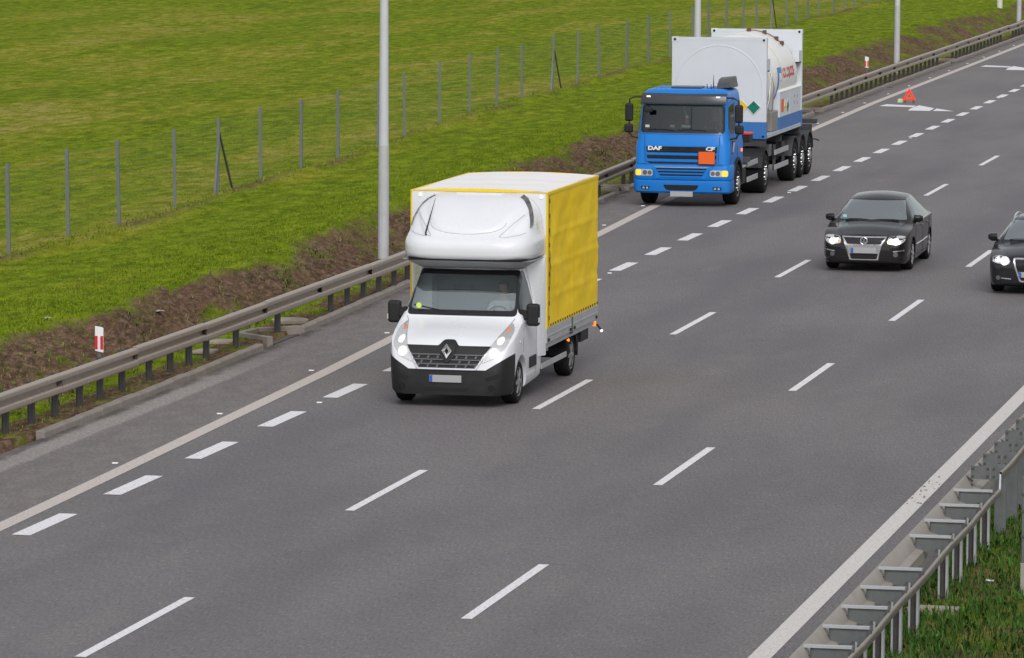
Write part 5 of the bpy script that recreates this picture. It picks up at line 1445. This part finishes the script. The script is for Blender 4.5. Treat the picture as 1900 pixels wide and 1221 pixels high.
MB().box(-.44, -.34, .5, 6.3, .72, .98).box(.34, .44, .5, 6.3, .72, .98).box(-1.0, 1.0, TF-.06, TF+.06, .42, .56).box(-1.0, 1.0, TR_-.1, TR_+.1, .42, .62).box(-.5, .5, 4.9, 5.9, .99, 1.10).box(-.5, .5, .6, 1.9, .4, 1.0).box(-.9, .9, .3, .6, .36, .6).build('chassis', under_m, trk, smooth=0)
MB().tube([(.2, 2.2, 1.3), (.3, 2.7, 1.15), (.3, 3.6, 1.2), (.2, 4.4, 1.35)], .03, 6).tube([(0, 2.2, 1.3), (-.1, 2.8, 1.1), (.0, 3.8, 1.2), (.05, 4.4, 1.35)], .03, 6).build('air_hose', under_m, trk)
pt_ = person('person', 'driver in dark clothes half hidden behind the blue truck windscreen', (.55, 1.50, 1.52), mat('shirt_dark', (.06, .07, .09), .9, dirt=.1), 'dark')
pt_.location = Vector(W(TX + .55, TY + 1.50, 1.52))
# ---------------------------------------------------------------- semi-trailer chassis
trl = thing('semi_trailer', 'dark three axle container trailer coupled to the blue truck', 'trailer', W(TX, TY + 4.6), road_rot(TY))
q = lambda y: y - 4.6
tdark = mat('trailer_grey', (.035, .037, .042), .6, dirt=.4, dirtcol=(.08, .075, .07))
MB().box(-.55, -.43, q(5.0), q(13.2), 1.12, 1.30).box(.43, .55, q(5.0), q(13.2), 1.12, 1.30).box(-1.2, 1.2, q(5.45), q(5.6), 1.18, 1.365).box(-1.2, 1.2, q(11.2), q(11.35), 1.18, 1.365).box(-1.15, 1.15, q(8.3), q(8.42), 1.14, 1.30).box(-1.22, 1.22, q(13.1), q(13.25), 1.0, 1.32).build('frame', tdark, trl, smooth=0)
AXL = (10.12, 11.42, 12.72)
for y in AXL:
    MB().box(-1.0, 1.0, q(y)-.07, q(y)+.07, .42, .58).build('axle', under_m, trl)
    for s in (-1, 1):
        wheel(trl, s*1.225, q(y), .525, .385, s, 'truck')
        MB().prism([(q(y) + .64*math.cos(R(12)+R(156)*k/10), .56 + .62*math.sin(R(12)+R(156)*k/10)) for k in range(11)] + [(q(y) + .61*math.cos(R(168)-R(156)*k/10), .56 + .59*math.sin(R(168)-R(156)*k/10)) for k in range(11)], 'x', *sorted((s*.78, s*1.25))).build('mudguard', tdark, trl, smooth=0)
for s in (-1, 1):
    for z in (.48, .86): MB().box(*sorted((s*1.17, s*1.20)), q(7.05), q(9.3), z, z+.13).build('side_guard', galv_light, trl, bevel=.008)
    for y in (7.3, 8.8): MB().box(*sorted((s*1.10, s*1.165)), q(y)-.03, q(y)+.03, .45, 1.12).build('guard_post', galv_dark, trl)
    MB().box(*sorted((s*.72, s*.90)), q(7.1), q(7.3), .25, 1.15).build('landing_leg', galv_dark, trl)
    MB().box(*sorted((s*.85, s*1.12)), q(6.7), q(7.0), .85, 1.15).build('control_box', galv_plate, trl, bevel=.02)
    MB().tube([(s*1.1, q(13.2), .90), (s*1.30, q(13.25), .92), (s*1.42, q(13.25), .88)], .018, 8).build('marker_stalk', black_pl, trl)
MB().box(-1.2, 1.35, q(13.25), q(13.4), 1.34, 1.46).build('rear_step', tdark, trl, bevel=.02)
MB().box(-.4, .4, q(5.8), q(6.9), .95, 1.12).build('coupling_plate', under_m, trl)
MB().box(-.9, .9, q(9.0), q(9.5), .6, 1.1).build('air_tank', under_m, trl)
# ---------------------------------------------------------------- the tank container
con = thing('tank_container', 'white tank container with blue base and green diamond sign on the trailer', 'container', W(TX, TY + 5.4, 1.37), road_rot(TY))
cw = mat('container_white', (.62, .65, .70), .45, dirt=.25, dirtcol=(.50, .50, .50), scale=1.5)
tw_ = mat('tank_white', (.80, .79, .77), .40, dirt=.2, dirtcol=(.68, .65, .60), scale=1.8)
cb = mat('container_blue', (.035, .17, .47), .45, dirt=.3, dirtcol=(.06, .14, .33), scale=2)
CH, CHW, CL = 2.56, 1.22, 6.06
for nm, y0, y1 in (('end_frame', .0, .16), ('end_frame', CL-.16, CL)):
    f = MB().box(-CHW+.0, CHW, y0, y1, .42, CH).build(nm, cw, con, bevel=.012)
    MB().box(-CHW+.001, CHW-.001, y0+.001, y1-.001, .0, .4195).build('blue_base', cb, f, smooth=0)
    for s in (-1, 1):
        MB().box(*sorted((s*(CHW-.16), s*(CHW+.006))), y0-.006, y1+.006, CH-.12, CH+.006).build('corner_casting', cw, f, bevel=.008)
        MB().box(*sorted((s*(CHW-.16), s*(CHW+.006))), y0-.006, y1+.006, -.004, .12).build('corner_casting', cb, f, bevel=.008)
        for z in (CH-.06, .06):
            MB().lathe([(y0-.0085, .001), (y0-.008, .034), (y0-.002, .036)], 'y', 12, (s*(CHW-.075), 0, z)).build('casting_hole', under_m, f, smooth=0)
    MB().box(-CHW, CHW, y0-.004, y0+.05, CH-.075, CH-.0).build('top_rail', cw, f, smooth=0)
# pressed circle on the front panel: a ring groove
b = MB(); rings = []
for k in range(49):
    a = math.pi*(-.08 + 1.16*k/48); c, s_ = math.cos(a), math.sin(a); cz = 1.24
    rings.append([(rad*c, yy, cz + rad*s_) for rad, yy in ((1.135, .0), (1.13, -.006), (1.115, -.007), (1.10, -.0))])
b.loft(rings, False, False); b.build('pressed_ring', cw, con, smooth=50)
b = MB(); rings = [[(1.10*math.cos(2*math.pi*k/48)*t_, -.0 - .012*(1-t_**2), 1.24 + 1.10*math.sin(2*math.pi*k/48)*t_) for k in range(48)] for t_ in (.99, .8, .55, .3, .02)]
rings = [[(x, y, max(z, .425)) for x, y, z in r] for r in rings]
b.loft(rings, True, True).build('dished_end', cw, con, smooth=60)
# tank barrel
b = MB(); rings = []
for y, r_ in ((.17, .95), (.30, 1.12), (.55, 1.165), (5.5, 1.165), (5.76, 1.12), (5.88, .95)):
    rings.append([(r_*math.cos(2*math.pi*k/48), y, 1.37 + r_*math.sin(2*math.pi*k/48)) for k in range(48)])
tank = b.loft(rings, True, True).build('tank', tw_, con, smooth=50)
seam_m = mat('tank_seam', (.55, .52, .47), .5, dirt=.5, scale=12)
for y in (.62, 2.9, 5.4):
    b = MB(); rings = []
    for k in range(25):
        a = math.pi*k/24 - .2 + .2; rings.append([(r_*math.cos(a), yy, 1.37 + r_*math.sin(a)) for yy, r_ in ((y-.02, 1.166), (y-.015, 1.172), (y+.015, 1.172), (y+.02, 1.166))])
    b.loft(rings, False, False).build('weld_band', seam_m, tank, smooth=0)
# rail and fittings on the crown of the barrel
pts = [(1.2*math.cos(a), 4.9, 1.37 + 1.2*math.sin(a)) for a in [R(96 - 6.2*k) for k in range(9)]]
rl = MB().tube(pts, .02, 6).build('crown_rail', mat('rust_rail', (.30, .19, .12), .8, dirt=.5), tank)
for a in (92, 72, 55, 46): MB().box(1.2*math.cos(R(a))-.05, 1.2*math.cos(R(a))+.05, 4.85, 4.95, 1.37+1.2*math.sin(R(a))-.06, 1.37+1.2*math.sin(R(a))+.06).build('fitting', mat('fitting_dark', (.10, .06, .045), .7), rl, bevel=.01)
for s in (-1, 1):
    for y0, y1 in ((.165, .62), (CL-.62, CL-.165)):
        MB().box(*sorted((s*1.02, s*1.215)), y0, y1, 1.72, 2.02).build('gusset', cw, con, bevel=.01)
        MB().box(*sorted((s*1.03, s*1.21)), y0, y1-.05, 1.69, 1.715).build('gusset_foot', under_m, con, smooth=0)
    MB().box(*sorted((s*1.06, s*1.215)), .165, CL-.165, .0, .10).build('bottom_rail', mat('rail_pale', (.45, .50, .55), .5, dirt=.4), con, bevel=.008)
    # lockers along the side
    for k, (y0, y1) in enumerate(((2.3, 3.95), (3.98, CL-.165))):
        lk = MB().box(*sorted((s*.80, s*1.205)), y0, y1, .42, 1.06).build('locker', cw, con, bevel=.012)
        MB().box(*sorted((s*.80, s*1.204)), y0+.001, y1-.001, .101, .4195).build('blue_base', cb, lk, smooth=0)
        MB().prism([(s*1.205, 1.061), (s*1.215, 1.075), (s*1.06, 1.17), (s*.85, 1.18), (s*.85, 1.061)], 'y', y0, y1).build('locker_roof', tw_, lk, smooth=0)
    MB().box(*sorted((s*.90, s*1.17)), 1.25, 2.25, .11, .62).build('valve_cabinet', mat('cabinet_steel', (.30, .28, .26), .5, metal=.3, dirt=.5), con, bevel=.02)
    MB().tube([(s*1.1, .5, .5), (s*1.14, .9, .9), (s*1.16, 1.0, 1.3), (s*1.17, 1.1, 1.62)], .025, 8).tube([(s*1.12, 1.6, .62), (s*1.16, 1.6, 1.2), (s*1.15, 1.3, 1.5)], .018, 8).build('pipework', mat('pipe_steel', (.35, .33, .30), .4, metal=.6, dirt=.4), con)
# signs
def diamond(x, y, z, r, m, name, par=con, axis='y', side=1):
    w_ = mat('sign_border', (.75, .75, .74), .5, dirt=.1)
    for rr_, mm, off, nn in ((r, w_, 0, name), (r*.88, m, .004, 'sign_face')):
        if axis == 'y': o = MB().prism([(x, z-rr_), (x+rr_, z), (x, z+rr_), (x-rr_, z)], 'y', y-.006-off, y-off+.0).build(nn, mm, par if nn == name else first, smooth=0)
        else: o = MB().prism([(y-rr_, z), (y, z-rr_), (y+rr_, z), (y, z+rr_)], 'x', *sorted((x+side*(off), x+side*(off+.006)))).build(nn, mm, par if nn == name else first, smooth=0)
        if nn == name: first = o
    return first
green_m = mat('sign_green', (.0, .17, .11), .5, dirt=.1); yel_s = mat('sign_yellow', (.80, .52, .04), .5, dirt=.1)
d = diamond(.90, -.0145, .80, .19, green_m, 'green_sign')
MB().box(.86, .94, -.026, -.0248, .87, .90).build('sign_mark', mat('mark_dark', (.02, .06, .05), .5, dirt=0), d, smooth=0)
MB().box(.885, .915, -.026, -.0248, .64, .68).build('sign_mark', mat('mark_dark', (.02, .06, .05), .5, dirt=0), d, smooth=0)
diamond(.58, -.0145, .82, .19, yel_s, 'yellow_sign')
for s in (-1, 1):
    X = s*1.2055
    MB().box(*sorted((X, X+s*.006)), 2.55, 2.95, .55, .88).build('orange_sign', mat('adr_orange', (.82, .12, .012), .45), con, smooth=0)
    diamond(X, 3.20, .68, .165, yel_s, 'yellow_sign', con, 'x', s); diamond(X, 3.62, .66, .20, green_m, 'green_sign', con, 'x', s)
    for y, z in ((4.7, .86), (4.7, .7), (5.2, .84), (5.2, .66)): MB().box(*sorted((X, X+s*.003)), y, y+.12, z-.04, z+.04).build('notice', mat('notice_grey', (.35, .36, .38), .6), con, smooth=0)
    # lettering bent round the barrel
    me = text_mesh('AIR LIQUIDE', .34, .0, 1.02, .012)
    for v in me.vertices:
        u, w_ = v.co.x, v.co.y
        a = .13 + w_/1.17
        rr_ = 1.169
        y_ = 4.0 + s*u if s > 0 else 4.0 - u
        v.co = Vector((s*rr_*math.cos(a), y_, 1.37 + rr_*math.sin(a)))
    lt = obj('lettering', me, mat('letter_red', (.55, .05, .06), .5, dirt=.1), con, 0)
    # rounded blue emblem: a slanted open loop
    for poly in ([(2.05, -.55), (2.30, -.55), (2.52, .28), (2.27, .28)], [(2.36, .13), (2.95, .13), (2.98, .28), (2.40, .28)], [(2.80, -.10), (2.98, .13), (2.86, .13), (2.68, -.10)]):
        V = []; n = 8
        for k in range(n+1):
            for j in (0, 1):
                p0_, p1_ = (poly[0], poly[3]) if j == 0 else (poly[1], poly[2])
                yv = p0_[0] + (p1_[0]-p0_[0])*k/n; zv = p0_[1] + (p1_[1]-p0_[1])*k/n
                a = .05 + zv/1.17; V.append((s*1.168*math.cos(a), yv, 1.37 + 1.168*math.sin(a)))
        MB().add(V, [(2*k, 2*k+1, 2*k+3, 2*k+2) for k in range(n)]).build('emblem_stroke', mat('emblem_blue', (.05, .22, .55), .5, dirt=.1), lt, smooth=0)
# ---------------------------------------------------------------- passenger cars
def circle(x, z, r, n=18): return [(x + r*math.cos(2*math.pi*k/n), z + r*math.sin(2*math.pi*k/n)) for k in range(n)]
def side_glass_of(body, sg, car, gm):
    for s in (-1, 1):
        for poly in sg:
            g = cut_out(body, poly, 'x', lambda f: f.normal.x*s > .25 and f.calc_center_median().z > .8)
            if len(g.faces): finish(g, 'side_window', gm, car, 60)
            else: g.free()
def make_car(D):
    car = thing(D['name'], D['label'], 'car', W(*D['at']), road_rot(D['at'][1]))
    L = D['L']
    body = car_shell(pchip(D['top']), pchip(D['tw']), pchip(D['bw']), pchip(D['bz']), pchip(D['bot']), L, D.get('ny', 46), mid=.012, crown=.075, lowz=.36, extra=D['extra'])
    body = boolean_cut(body, [MB().lathe([(s*.58, D['arch']), (s*1.2, D['arch'])], 'x', 28, (0, y, D['wr']+.015)) for y in D['ax'] for s in (-1, 1)])
    body.normal_update(); bv = bvh_of(body)
    gm = mat_glass('car_glass', (.60, .72, .68), .52); gs = mat_glass('car_side_glass', (.38, .44, .43), .16)
    fr = cut_out(body, D['ws'], 'y', lambda f: f.normal.y < -.1 and f.calc_center_median().y > D['cowl'] - .05)
    g = cut_out(fr, D['wsin'], 'y', lambda f: True)
    finish(g, 'windscreen', gm, car, 60); finish(fr, 'windscreen_surround', gloss_black, car, 60)
    rg = cut_out(body, D['rw'], 'y', lambda f: f.normal.y > .15 and f.calc_center_median().y > 2.6 and f.calc_center_median().z > .9)
    finish(rg, 'rear_window', gs, car, 60)
    side_glass_of(body, D['sg'], car, gs)
    bo = finish(body, 'body', D['paint'], car, 38)
    P = lambda poly, off, m, name, par=car, **k: patch(bv, poly, 'y', -1, off, m, name, par, **k)
    # sill and lower trim
    MB().box(-.70, .70, .25, L-.3, .15, .30).build('underbody', under_m, car, smooth=0)
    MB().box(-.66, .66, D['cowl']+.1, L-1.0, .25, .5).box(-.66, .66, D['cowl']+.05, D['cowl']+.6, .5, .93).box(-.62, .62, L-1.75, L-1.55, .4, 1.05).build('cabin_trim', mat('car_interior', (.07, .075, .075), .8), car, bevel=.03)
    for x in (-.36, .36): seat(car, x, D['cowl']+1.15, .55, .5, mat('car_seat', (.17, .17, .165), .9))
    seat(car, 0, L-1.95, .55, 1.2, mat('car_seat', (.17, .17, .165), .9)); steering(car, .36, D['cowl']+.62, .92)
    for y in D['ax']:
        for s in (-1, 1): wheel(car, s*D['wx'], y, D['wr'], .215, s, 'alloy')
    for s in (-1, 1):
        def sp(pts, name, r, m):
            out = []
            for (y0, z0), (y1, z1) in zip(pts[:-1], pts[1:]):
                for k in range(9):
                    h = bv.ray_cast(Vector((s*5, y0+(y1-y0)*k/8, z0+(z1-z0)*k/8)), Vector((-s, 0, 0)))
                    if h[0] is not None: out.append(h[0])
            if len(out) > 3: MB().tube(out, r, 6).build(name, m, car)
        for ln in D['gaps']: sp(ln, 'panel_gap', .006, under_m)
        sp(D['mould'], 'side_moulding', .014, D['mould_m'])
        sp(D['wtrim'], 'window_trim', .011, D['trim_m'])
        for y in D['handles']: MB().box(*sorted((s*(D['hx']), s*(D['hx']+.025))), y-.09, y+.09, .83, .86).build('door_handle', D['paint'], car, bevel=.01)
        my, mz = D['mirror']
        m_ = MB().loft([[(s*(.84+t_), my + dy*.5, mz + dz) for dy, dz in ((-.10, -.02), (-.13, .05), (-.06, .105), (.10, .10), (.10, -.04), (.0, -.06))] for t_ in (0, .12)] + [[(s*(.84+.19), my + dy*.3 + .02, mz + dz*.6 + .02) for dy, dz in ((-.10, -.02), (-.13, .05), (-.06, .105), (.10, .10), (.10, -.04), (.0, -.06))]], True, True).build('mirror', D['mirror_m'], car, bevel=.02, smooth=60)
        MB().bar((s*.78, my+.02, mz-.05), (s*.88, my+.01, mz-.01), .07, .04).build('mirror_foot', black_pl, m_)
        q = D['hl']; q = q if s > 0 else mir(q)
        hl = P(q, .006, lens_m, 'headlight', thick=.02, label='lit headlight')
        for (x, z, r) in D['bulbs']: P(circle(s*x, z, r), .014, head_on, 'bulb', hl, thick=.006, res=.05)
        for (x, z, r) in D['halos']: P(circle(s*x, z, r), .010, head_halo, 'reflector', hl, thick=.006, res=.05)
        for (x, z, r) in D['inds']: P(circle(s*x, z, r), .010, mat('indicator_amber', (.75, .38, .10), .3, dirt=0), 'indicator', hl, thick=.006, res=.05)
        q = D['fogbar']; P(q if s > 0 else mir(q), .008, chrome, 'fog_trim', thick=.012)
        f_ = D['fog']; P(circle(s*f_[0], f_[1], f_[2]), .006, lens_dark, 'fog_lamp', thick=.012)
        q = D['tail']; patch(bv, q if s > 0 else mir(q), 'y', 1, .006, mat('tail_red', (.35, .01, .012), .25, dirt=0), 'tail_lamp', car, thick=.02)
    for s in (-1, 1):      # bonnet and bumper gaps
        a = [(s*.46, .765), (s*.60, .84), (s*.70, .93), (s*.735, .975)]
        for (x0, z0), (x1, z1) in zip(a[:-1], a[1:]):
            P([(x0-.006, z0), (x0+.006, z0), (x1+.006, z1), (x1-.006, z1)][::1 if s > 0 else 1], .0015, under_m, 'panel_gap', thick=.006)
        P([(s*.50-.0, .585), (s*.86, .585), (s*.86, .595), (s*.50, .595)][::s], .0015, under_m, 'panel_gap', thick=.006)
    P([(-.80, .315), (.80, .315), (.80, .328), (-.80, .328)], .002, under_m, 'bumper_line', thick=.006)
    P(D['intake'], .004, under_m, 'air_intake', thick=.01)
    for x0, x1 in ((-.58, .0), (-.02, .56)):
        pts = [bv.ray_cast(Vector((x0+(x1-x0)*k/5, -5, D['wipz']+.012*k*(1-k/5))), Vector((0, 1, 0)))[0] for k in range(6)]
        MB().tube([p + Vector((0, -.012, .012)) for p in pts if p is not None], .010, 6).build('wiper', black_pl, car)
    return car, bv, P
dark_paint = mat('car_anthracite', (.010, .0088, .0095), .35, metal=.0, spec=.15, coat=.75, dirt=.3, dirtcol=(.022, .020, .020), scale=3)
black_paint = mat('car_black', (.012, .0125, .0145), .35, metal=.0, spec=.15, coat=.75, dirt=.3, dirtcol=(.03, .029, .03), scale=3)
VW_ = dict(name='parked_car', label='dark grey saloon car with chrome shield grille and round emblem', at=(-14.10, 99.85, 0), L=4.77, paint=dark_paint, cowl=1.25,
    top=[(0, .60), (.015, .66), (.05, .73), (.10, .77), (.25, .815), (.6, .915), (1.2, 1.0), (1.25, 1.015), (1.6, 1.215), (2.02, 1.415), (2.3, 1.475), (2.75, 1.505), (3.2, 1.475), (3.45, 1.415), (4.15, 1.09), (4.25, 1.075), (4.6, 1.04), (4.7, .98), (4.77, .80)],
    tw=[(0, .50), (.05, .62), (.15, .68), (.6, .70), (1.25, .72), (2.02, .585), (2.6, .56), (3.4, .55), (4.2, .66), (4.6, .64), (4.77, .55)],
    bw=[(0, .56), (.03, .70), (.08, .78), (.18, .835), (.35, .87), (.7, .892), (1.2, .90), (3.8, .90), (4.3, .86), (4.6, .79), (4.72, .70), (4.77, .60)],
    bz=[(0, .50), (.05, .60), (.2, .76), (.6, .86), (1.25, .935), (2.5, .955), (4.0, .97), (4.4, .96), (4.77, .7)],
    bot=[(0, .24), (.1, .19), (.5, .17), (4.2, .19), (4.6, .25), (4.77, .34)], extra=(.015, .03, .05, .08, .12, 1.2, 1.25, 2.02, 4.2, 4.74),
    arch=.365, wr=.322, ax=(.95, 3.66), wx=.885,
    ws=roundpoly([(-.735, .985), (.735, .985), (.60, 1.385), (-.60, 1.385)], .03), wsin=roundpoly([(-.715, 1.005), (.715, 1.005), (.585, 1.365), (-.585, 1.365)], .03),
    rw=roundpoly([(-.64, 1.10), (.64, 1.10), (.53, 1.38), (-.53, 1.38)], .03),
    sg=[roundpoly([(1.55, .97), (1.62, 1.05), (2.12, 1.365), (2.42, 1.40), (2.42, .98)], .03), roundpoly([(2.50, .98), (2.50, 1.40), (2.9, 1.415), (3.28, 1.37), (3.42, 1.20), (3.50, 1.0)], .03)],
    gaps=[[(1.30, .34), (1.32, .90)], [(2.46, .28), (2.46, .95)], [(3.30, .50), (3.52, .95)], [(1.30, .28), (3.25, .28)]], mould=[(1.42, .50), (2.4, .50), (3.2, .52)], mould_m=chrome, wtrim=[(1.62, .955), (2.5, .965), (3.52, .985)], trim_m=chrome,
    handles=(2.25, 3.15), hx=.905, mirror=(1.50, 1.0), mirror_m=dark_paint,
    hl=roundpoly([(.50, .735), (.70, .755), (.84, .745), (.85, .665), (.76, .595), (.66, .57), (.48, .60)], .04), bulbs=[(.66, .635, .042)], halos=[(.66, .64, .075), (.56, .66, .05)], inds=[(.525, .645, .028)],
    fogbar=roundpoly([(.60, .445), (.83, .475), (.83, .452), (.62, .425)], .008), fog=(.66, .375, .05), tail=roundpoly([(.45, .95), (.74, .97), (.74, .84), (.45, .84)], .03),
    intake=roundpoly([(-.29, .385), (.29, .385), (.26, .27), (-.26, .27)], .02), wipz=.99)
VW_['name'] = 'saloon_car'
vw, vb, VP = make_car(VW_)
sh = VP(roundpoly([(-.475, .745), (.475, .745), (.37, .57), (.325, .40), (.30, .255), (-.30, .255), (-.325, .40), (-.37, .57)], .02), .008, chrome, 'chrome_shield', thick=.02)
ug = VP(roundpoly([(-.435, .72), (.435, .72), (.345, .585), (-.345, .585)], .02), .014, gloss_black, 'grille', sh, thick=.012)
for k in range(4): z = .605 + .03*k; VP([(-.40+.02*(3-k), z), (.40-.02*(3-k), z), (.40-.02*(3-k), z+.008), (-.40+.02*(3-k), z+.008)], .02, black_pl, 'grille_slat', ug, thick=.01)
VP(roundpoly([(-.295, .39), (.295, .39), (.265, .275), (-.265, .275)], .02), .014, under_m, 'lower_grille', sh, thick=.012)
h = vb.ray_cast(Vector((0, -5, .65)), Vector((0, 1, 0)))[0]
em = MB(); em.tube([(.072*math.cos(2*math.pi*k/24), h.y - .03, .652 + .072*math.sin(2*math.pi*k/24)) for k in range(25)], .010, 6, False).build('round_emblem', chrome, sh)
eo = bpy.data.objects['round_emblem']
MB().lathe([(-.018, .001), (-.018, .07), (.0, .07)], 'y', 20, (0, h.y, .652)).build('emblem_disc', gloss_black, eo)
lb = MB(); yl = h.y - .03
for a, c in (((-.034, .712), (0, .655)), ((.034, .712), (0, .655)), ((-.060, .690), (-.030, .592)), ((-.030, .592), (0, .652)), ((.060, .690), (.030, .592)), ((.030, .592), (0, .652))): lb.bar((a[0], yl, a[1]), (c[0], yl, c[1]), .012, .012, (0, 1, 0))
lb.build('emblem_letters', chrome, eo)
plate(vw, 0, min(.0, h.y) - .03, .455, .54, .115)
pv2 = person('person', 'driver in teal clothes behind the windscreen of the grey saloon', (.36, 2.25, .58), mat('shirt_teal', (.05, .20, .22), .9, dirt=.1), 'grey', .95)
pv2.location = Vector(W(-14.10 + .36, 99.85 + 2.25, .58))
MB().box(-.64, -.56, 1.36, 1.363, 1.04, 1.09).build('window_sticker', mat('sticker_teal', (.3, .65, .62), .5), vw, smooth=0)

AU = dict(VW_, name='hatchback_car', label='black hatchback with roof rails cut off by the right edge', at=(-10.17, 95.6, 0), L=4.29, paint=black_paint, cowl=1.18,
    top=[(0, .62), (.015, .67), (.05, .73), (.10, .77), (.25, .82), (.6, .90), (1.13, .975), (1.18, .99), (1.5, 1.19), (1.9, 1.375), (2.2, 1.435), (2.6, 1.455), (3.2, 1.42), (3.75, 1.33), (4.05, 1.06), (4.15, .98), (4.25, .80), (4.29, .62)],
    tw=[(0, .50), (.05, .62), (.15, .68), (.6, .69), (1.18, .71), (1.9, .60), (2.6, .58), (3.5, .56), (4.0, .58), (4.29, .50)],
    bw=[(0, .56), (.03, .70), (.08, .77), (.18, .82), (.35, .852), (.7, .87), (1.2, .878), (3.5, .878), (3.9, .85), (4.15, .78), (4.29, .64)],
    bz=[(0, .50), (.05, .60), (.2, .76), (.6, .86), (1.18, .925), (2.5, .955), (3.7, .98), (4.29, .58)],
    bot=[(0, .24), (.1, .19), (.5, .17), (3.8, .19), (4.29, .32)], extra=(.015, .03, .05, .08, .12, 1.13, 1.18, 1.9, 4.0, 4.26),
    arch=.36, wr=.315, ax=(.88, 3.46), wx=.86,
    ws=roundpoly([(-.725, .975), (.725, .975), (.60, 1.355), (-.60, 1.355)], .03), wsin=roundpoly([(-.705, .99), (.705, .99), (.585, 1.34), (-.585, 1.34)], .03),
    rw=roundpoly([(-.55, 1.02), (.55, 1.02), (.50, 1.30), (-.50, 1.30)], .03),
    sg=[roundpoly([(1.45, .96), (1.52, 1.04), (2.0, 1.335), (2.28, 1.38), (2.28, .97)], .03), roundpoly([(2.36, .97), (2.36, 1.38), (2.9, 1.37), (3.2, 1.33), (3.28, 1.0)], .03)],
    gaps=[[(1.25, .34), (1.27, .90)], [(2.32, .28), (2.32, .95)], [(3.15, .50), (3.32, .95)]], mould=[(1.3, .42), (2.3, .42), (3.0, .44)], mould_m=black_paint, wtrim=[(1.50, .945), (2.4, .96), (3.3, .985)], trim_m=black_pl,
    handles=(2.1, 2.95), hx=.882, mirror=(1.42, 1.0), mirror_m=black_paint,
    hl=roundpoly([(.46, .735), (.66, .765), (.79, .735), (.80, .66), (.70, .62), (.45, .60), (.43, .66)], .045), bulbs=[(.53, .655, .05)], halos=[(.54, .665, .085), (.68, .69, .055)], inds=[],
    fogbar=roundpoly([(.40, .325), (.60, .34), (.60, .32), (.40, .305)], .006), fog=(.66, .335, .045), intake=roundpoly([(.40, .40), (.74, .44), (.74, .29), (.44, .26)], .03), wipz=.985)
au, ab, AP = make_car(AU)
fr_ = AP(roundpoly([(-.37, .735), (.37, .735), (.335, .55), (.235, .255), (-.235, .255), (-.335, .55)], .05), .010, chrome, 'grille_frame', thick=.02)
gi = AP(roundpoly([(-.335, .705), (.335, .705), (.305, .55), (.21, .285), (-.21, .285), (-.305, .55)], .045), .016, gloss_black, 'grille', fr_, thick=.012)
for k in range(6): z = .63 - .013*k + .012*k; AP([(-.31, .55+.025*k), (.31, .55+.025*k), (.31, .556+.025*k), (-.31, .556+.025*k)], .022, black_pl, 'grille_slat', gi, thick=.01)
h = ab.ray_cast(Vector((0, -5, .42)), Vector((0, 1, 0)))[0]
plate(au, 0, h.y - .03, .405, .50, .11)
h = ab.ray_cast(Vector((0, -5, .655)), Vector((0, 1, 0)))[0]
rg = MB()
for x in (-.09, -.03, .03, .09): rg.tube([(x + .04*math.cos(2*math.pi*k/18), h.y - .03, .655 + .04*math.sin(2*math.pi*k/18)) for k in range(19)], .006, 5, False)
rg.build('ring_emblem', chrome, gi)
for s in (-1, 1):
    pts = []
    for y in np.linspace(1.85, 3.6, 12):
        hh = ab.ray_cast(Vector((s*.575, float(y), 5)), Vector((0, 0, -1)))[0]
        if hh is not None: pts.append(hh + Vector((0, 0, .02 + .035*math.sin(math.pi*(y-1.85)/1.75)**.4)))
    MB().tube(pts, .016, 8).build('roof_rail', chrome, au)
MB().box(-.62, -.50, 1.33, 1.42, .985, .99).build('dash_paper', mat('paper_white', (.62, .65, .65), .8), au, smooth=0)
pv3 = person('person', 'driver in pale clothes inside the black hatchback at the right edge', (.36, 2.15, .57), mat('shirt_pale', (.45, .42, .38), .9, dirt=.1), 'dark', .95)
pv3.location = Vector(W(-10.17 + .36, 95.6 + 2.15, .57))
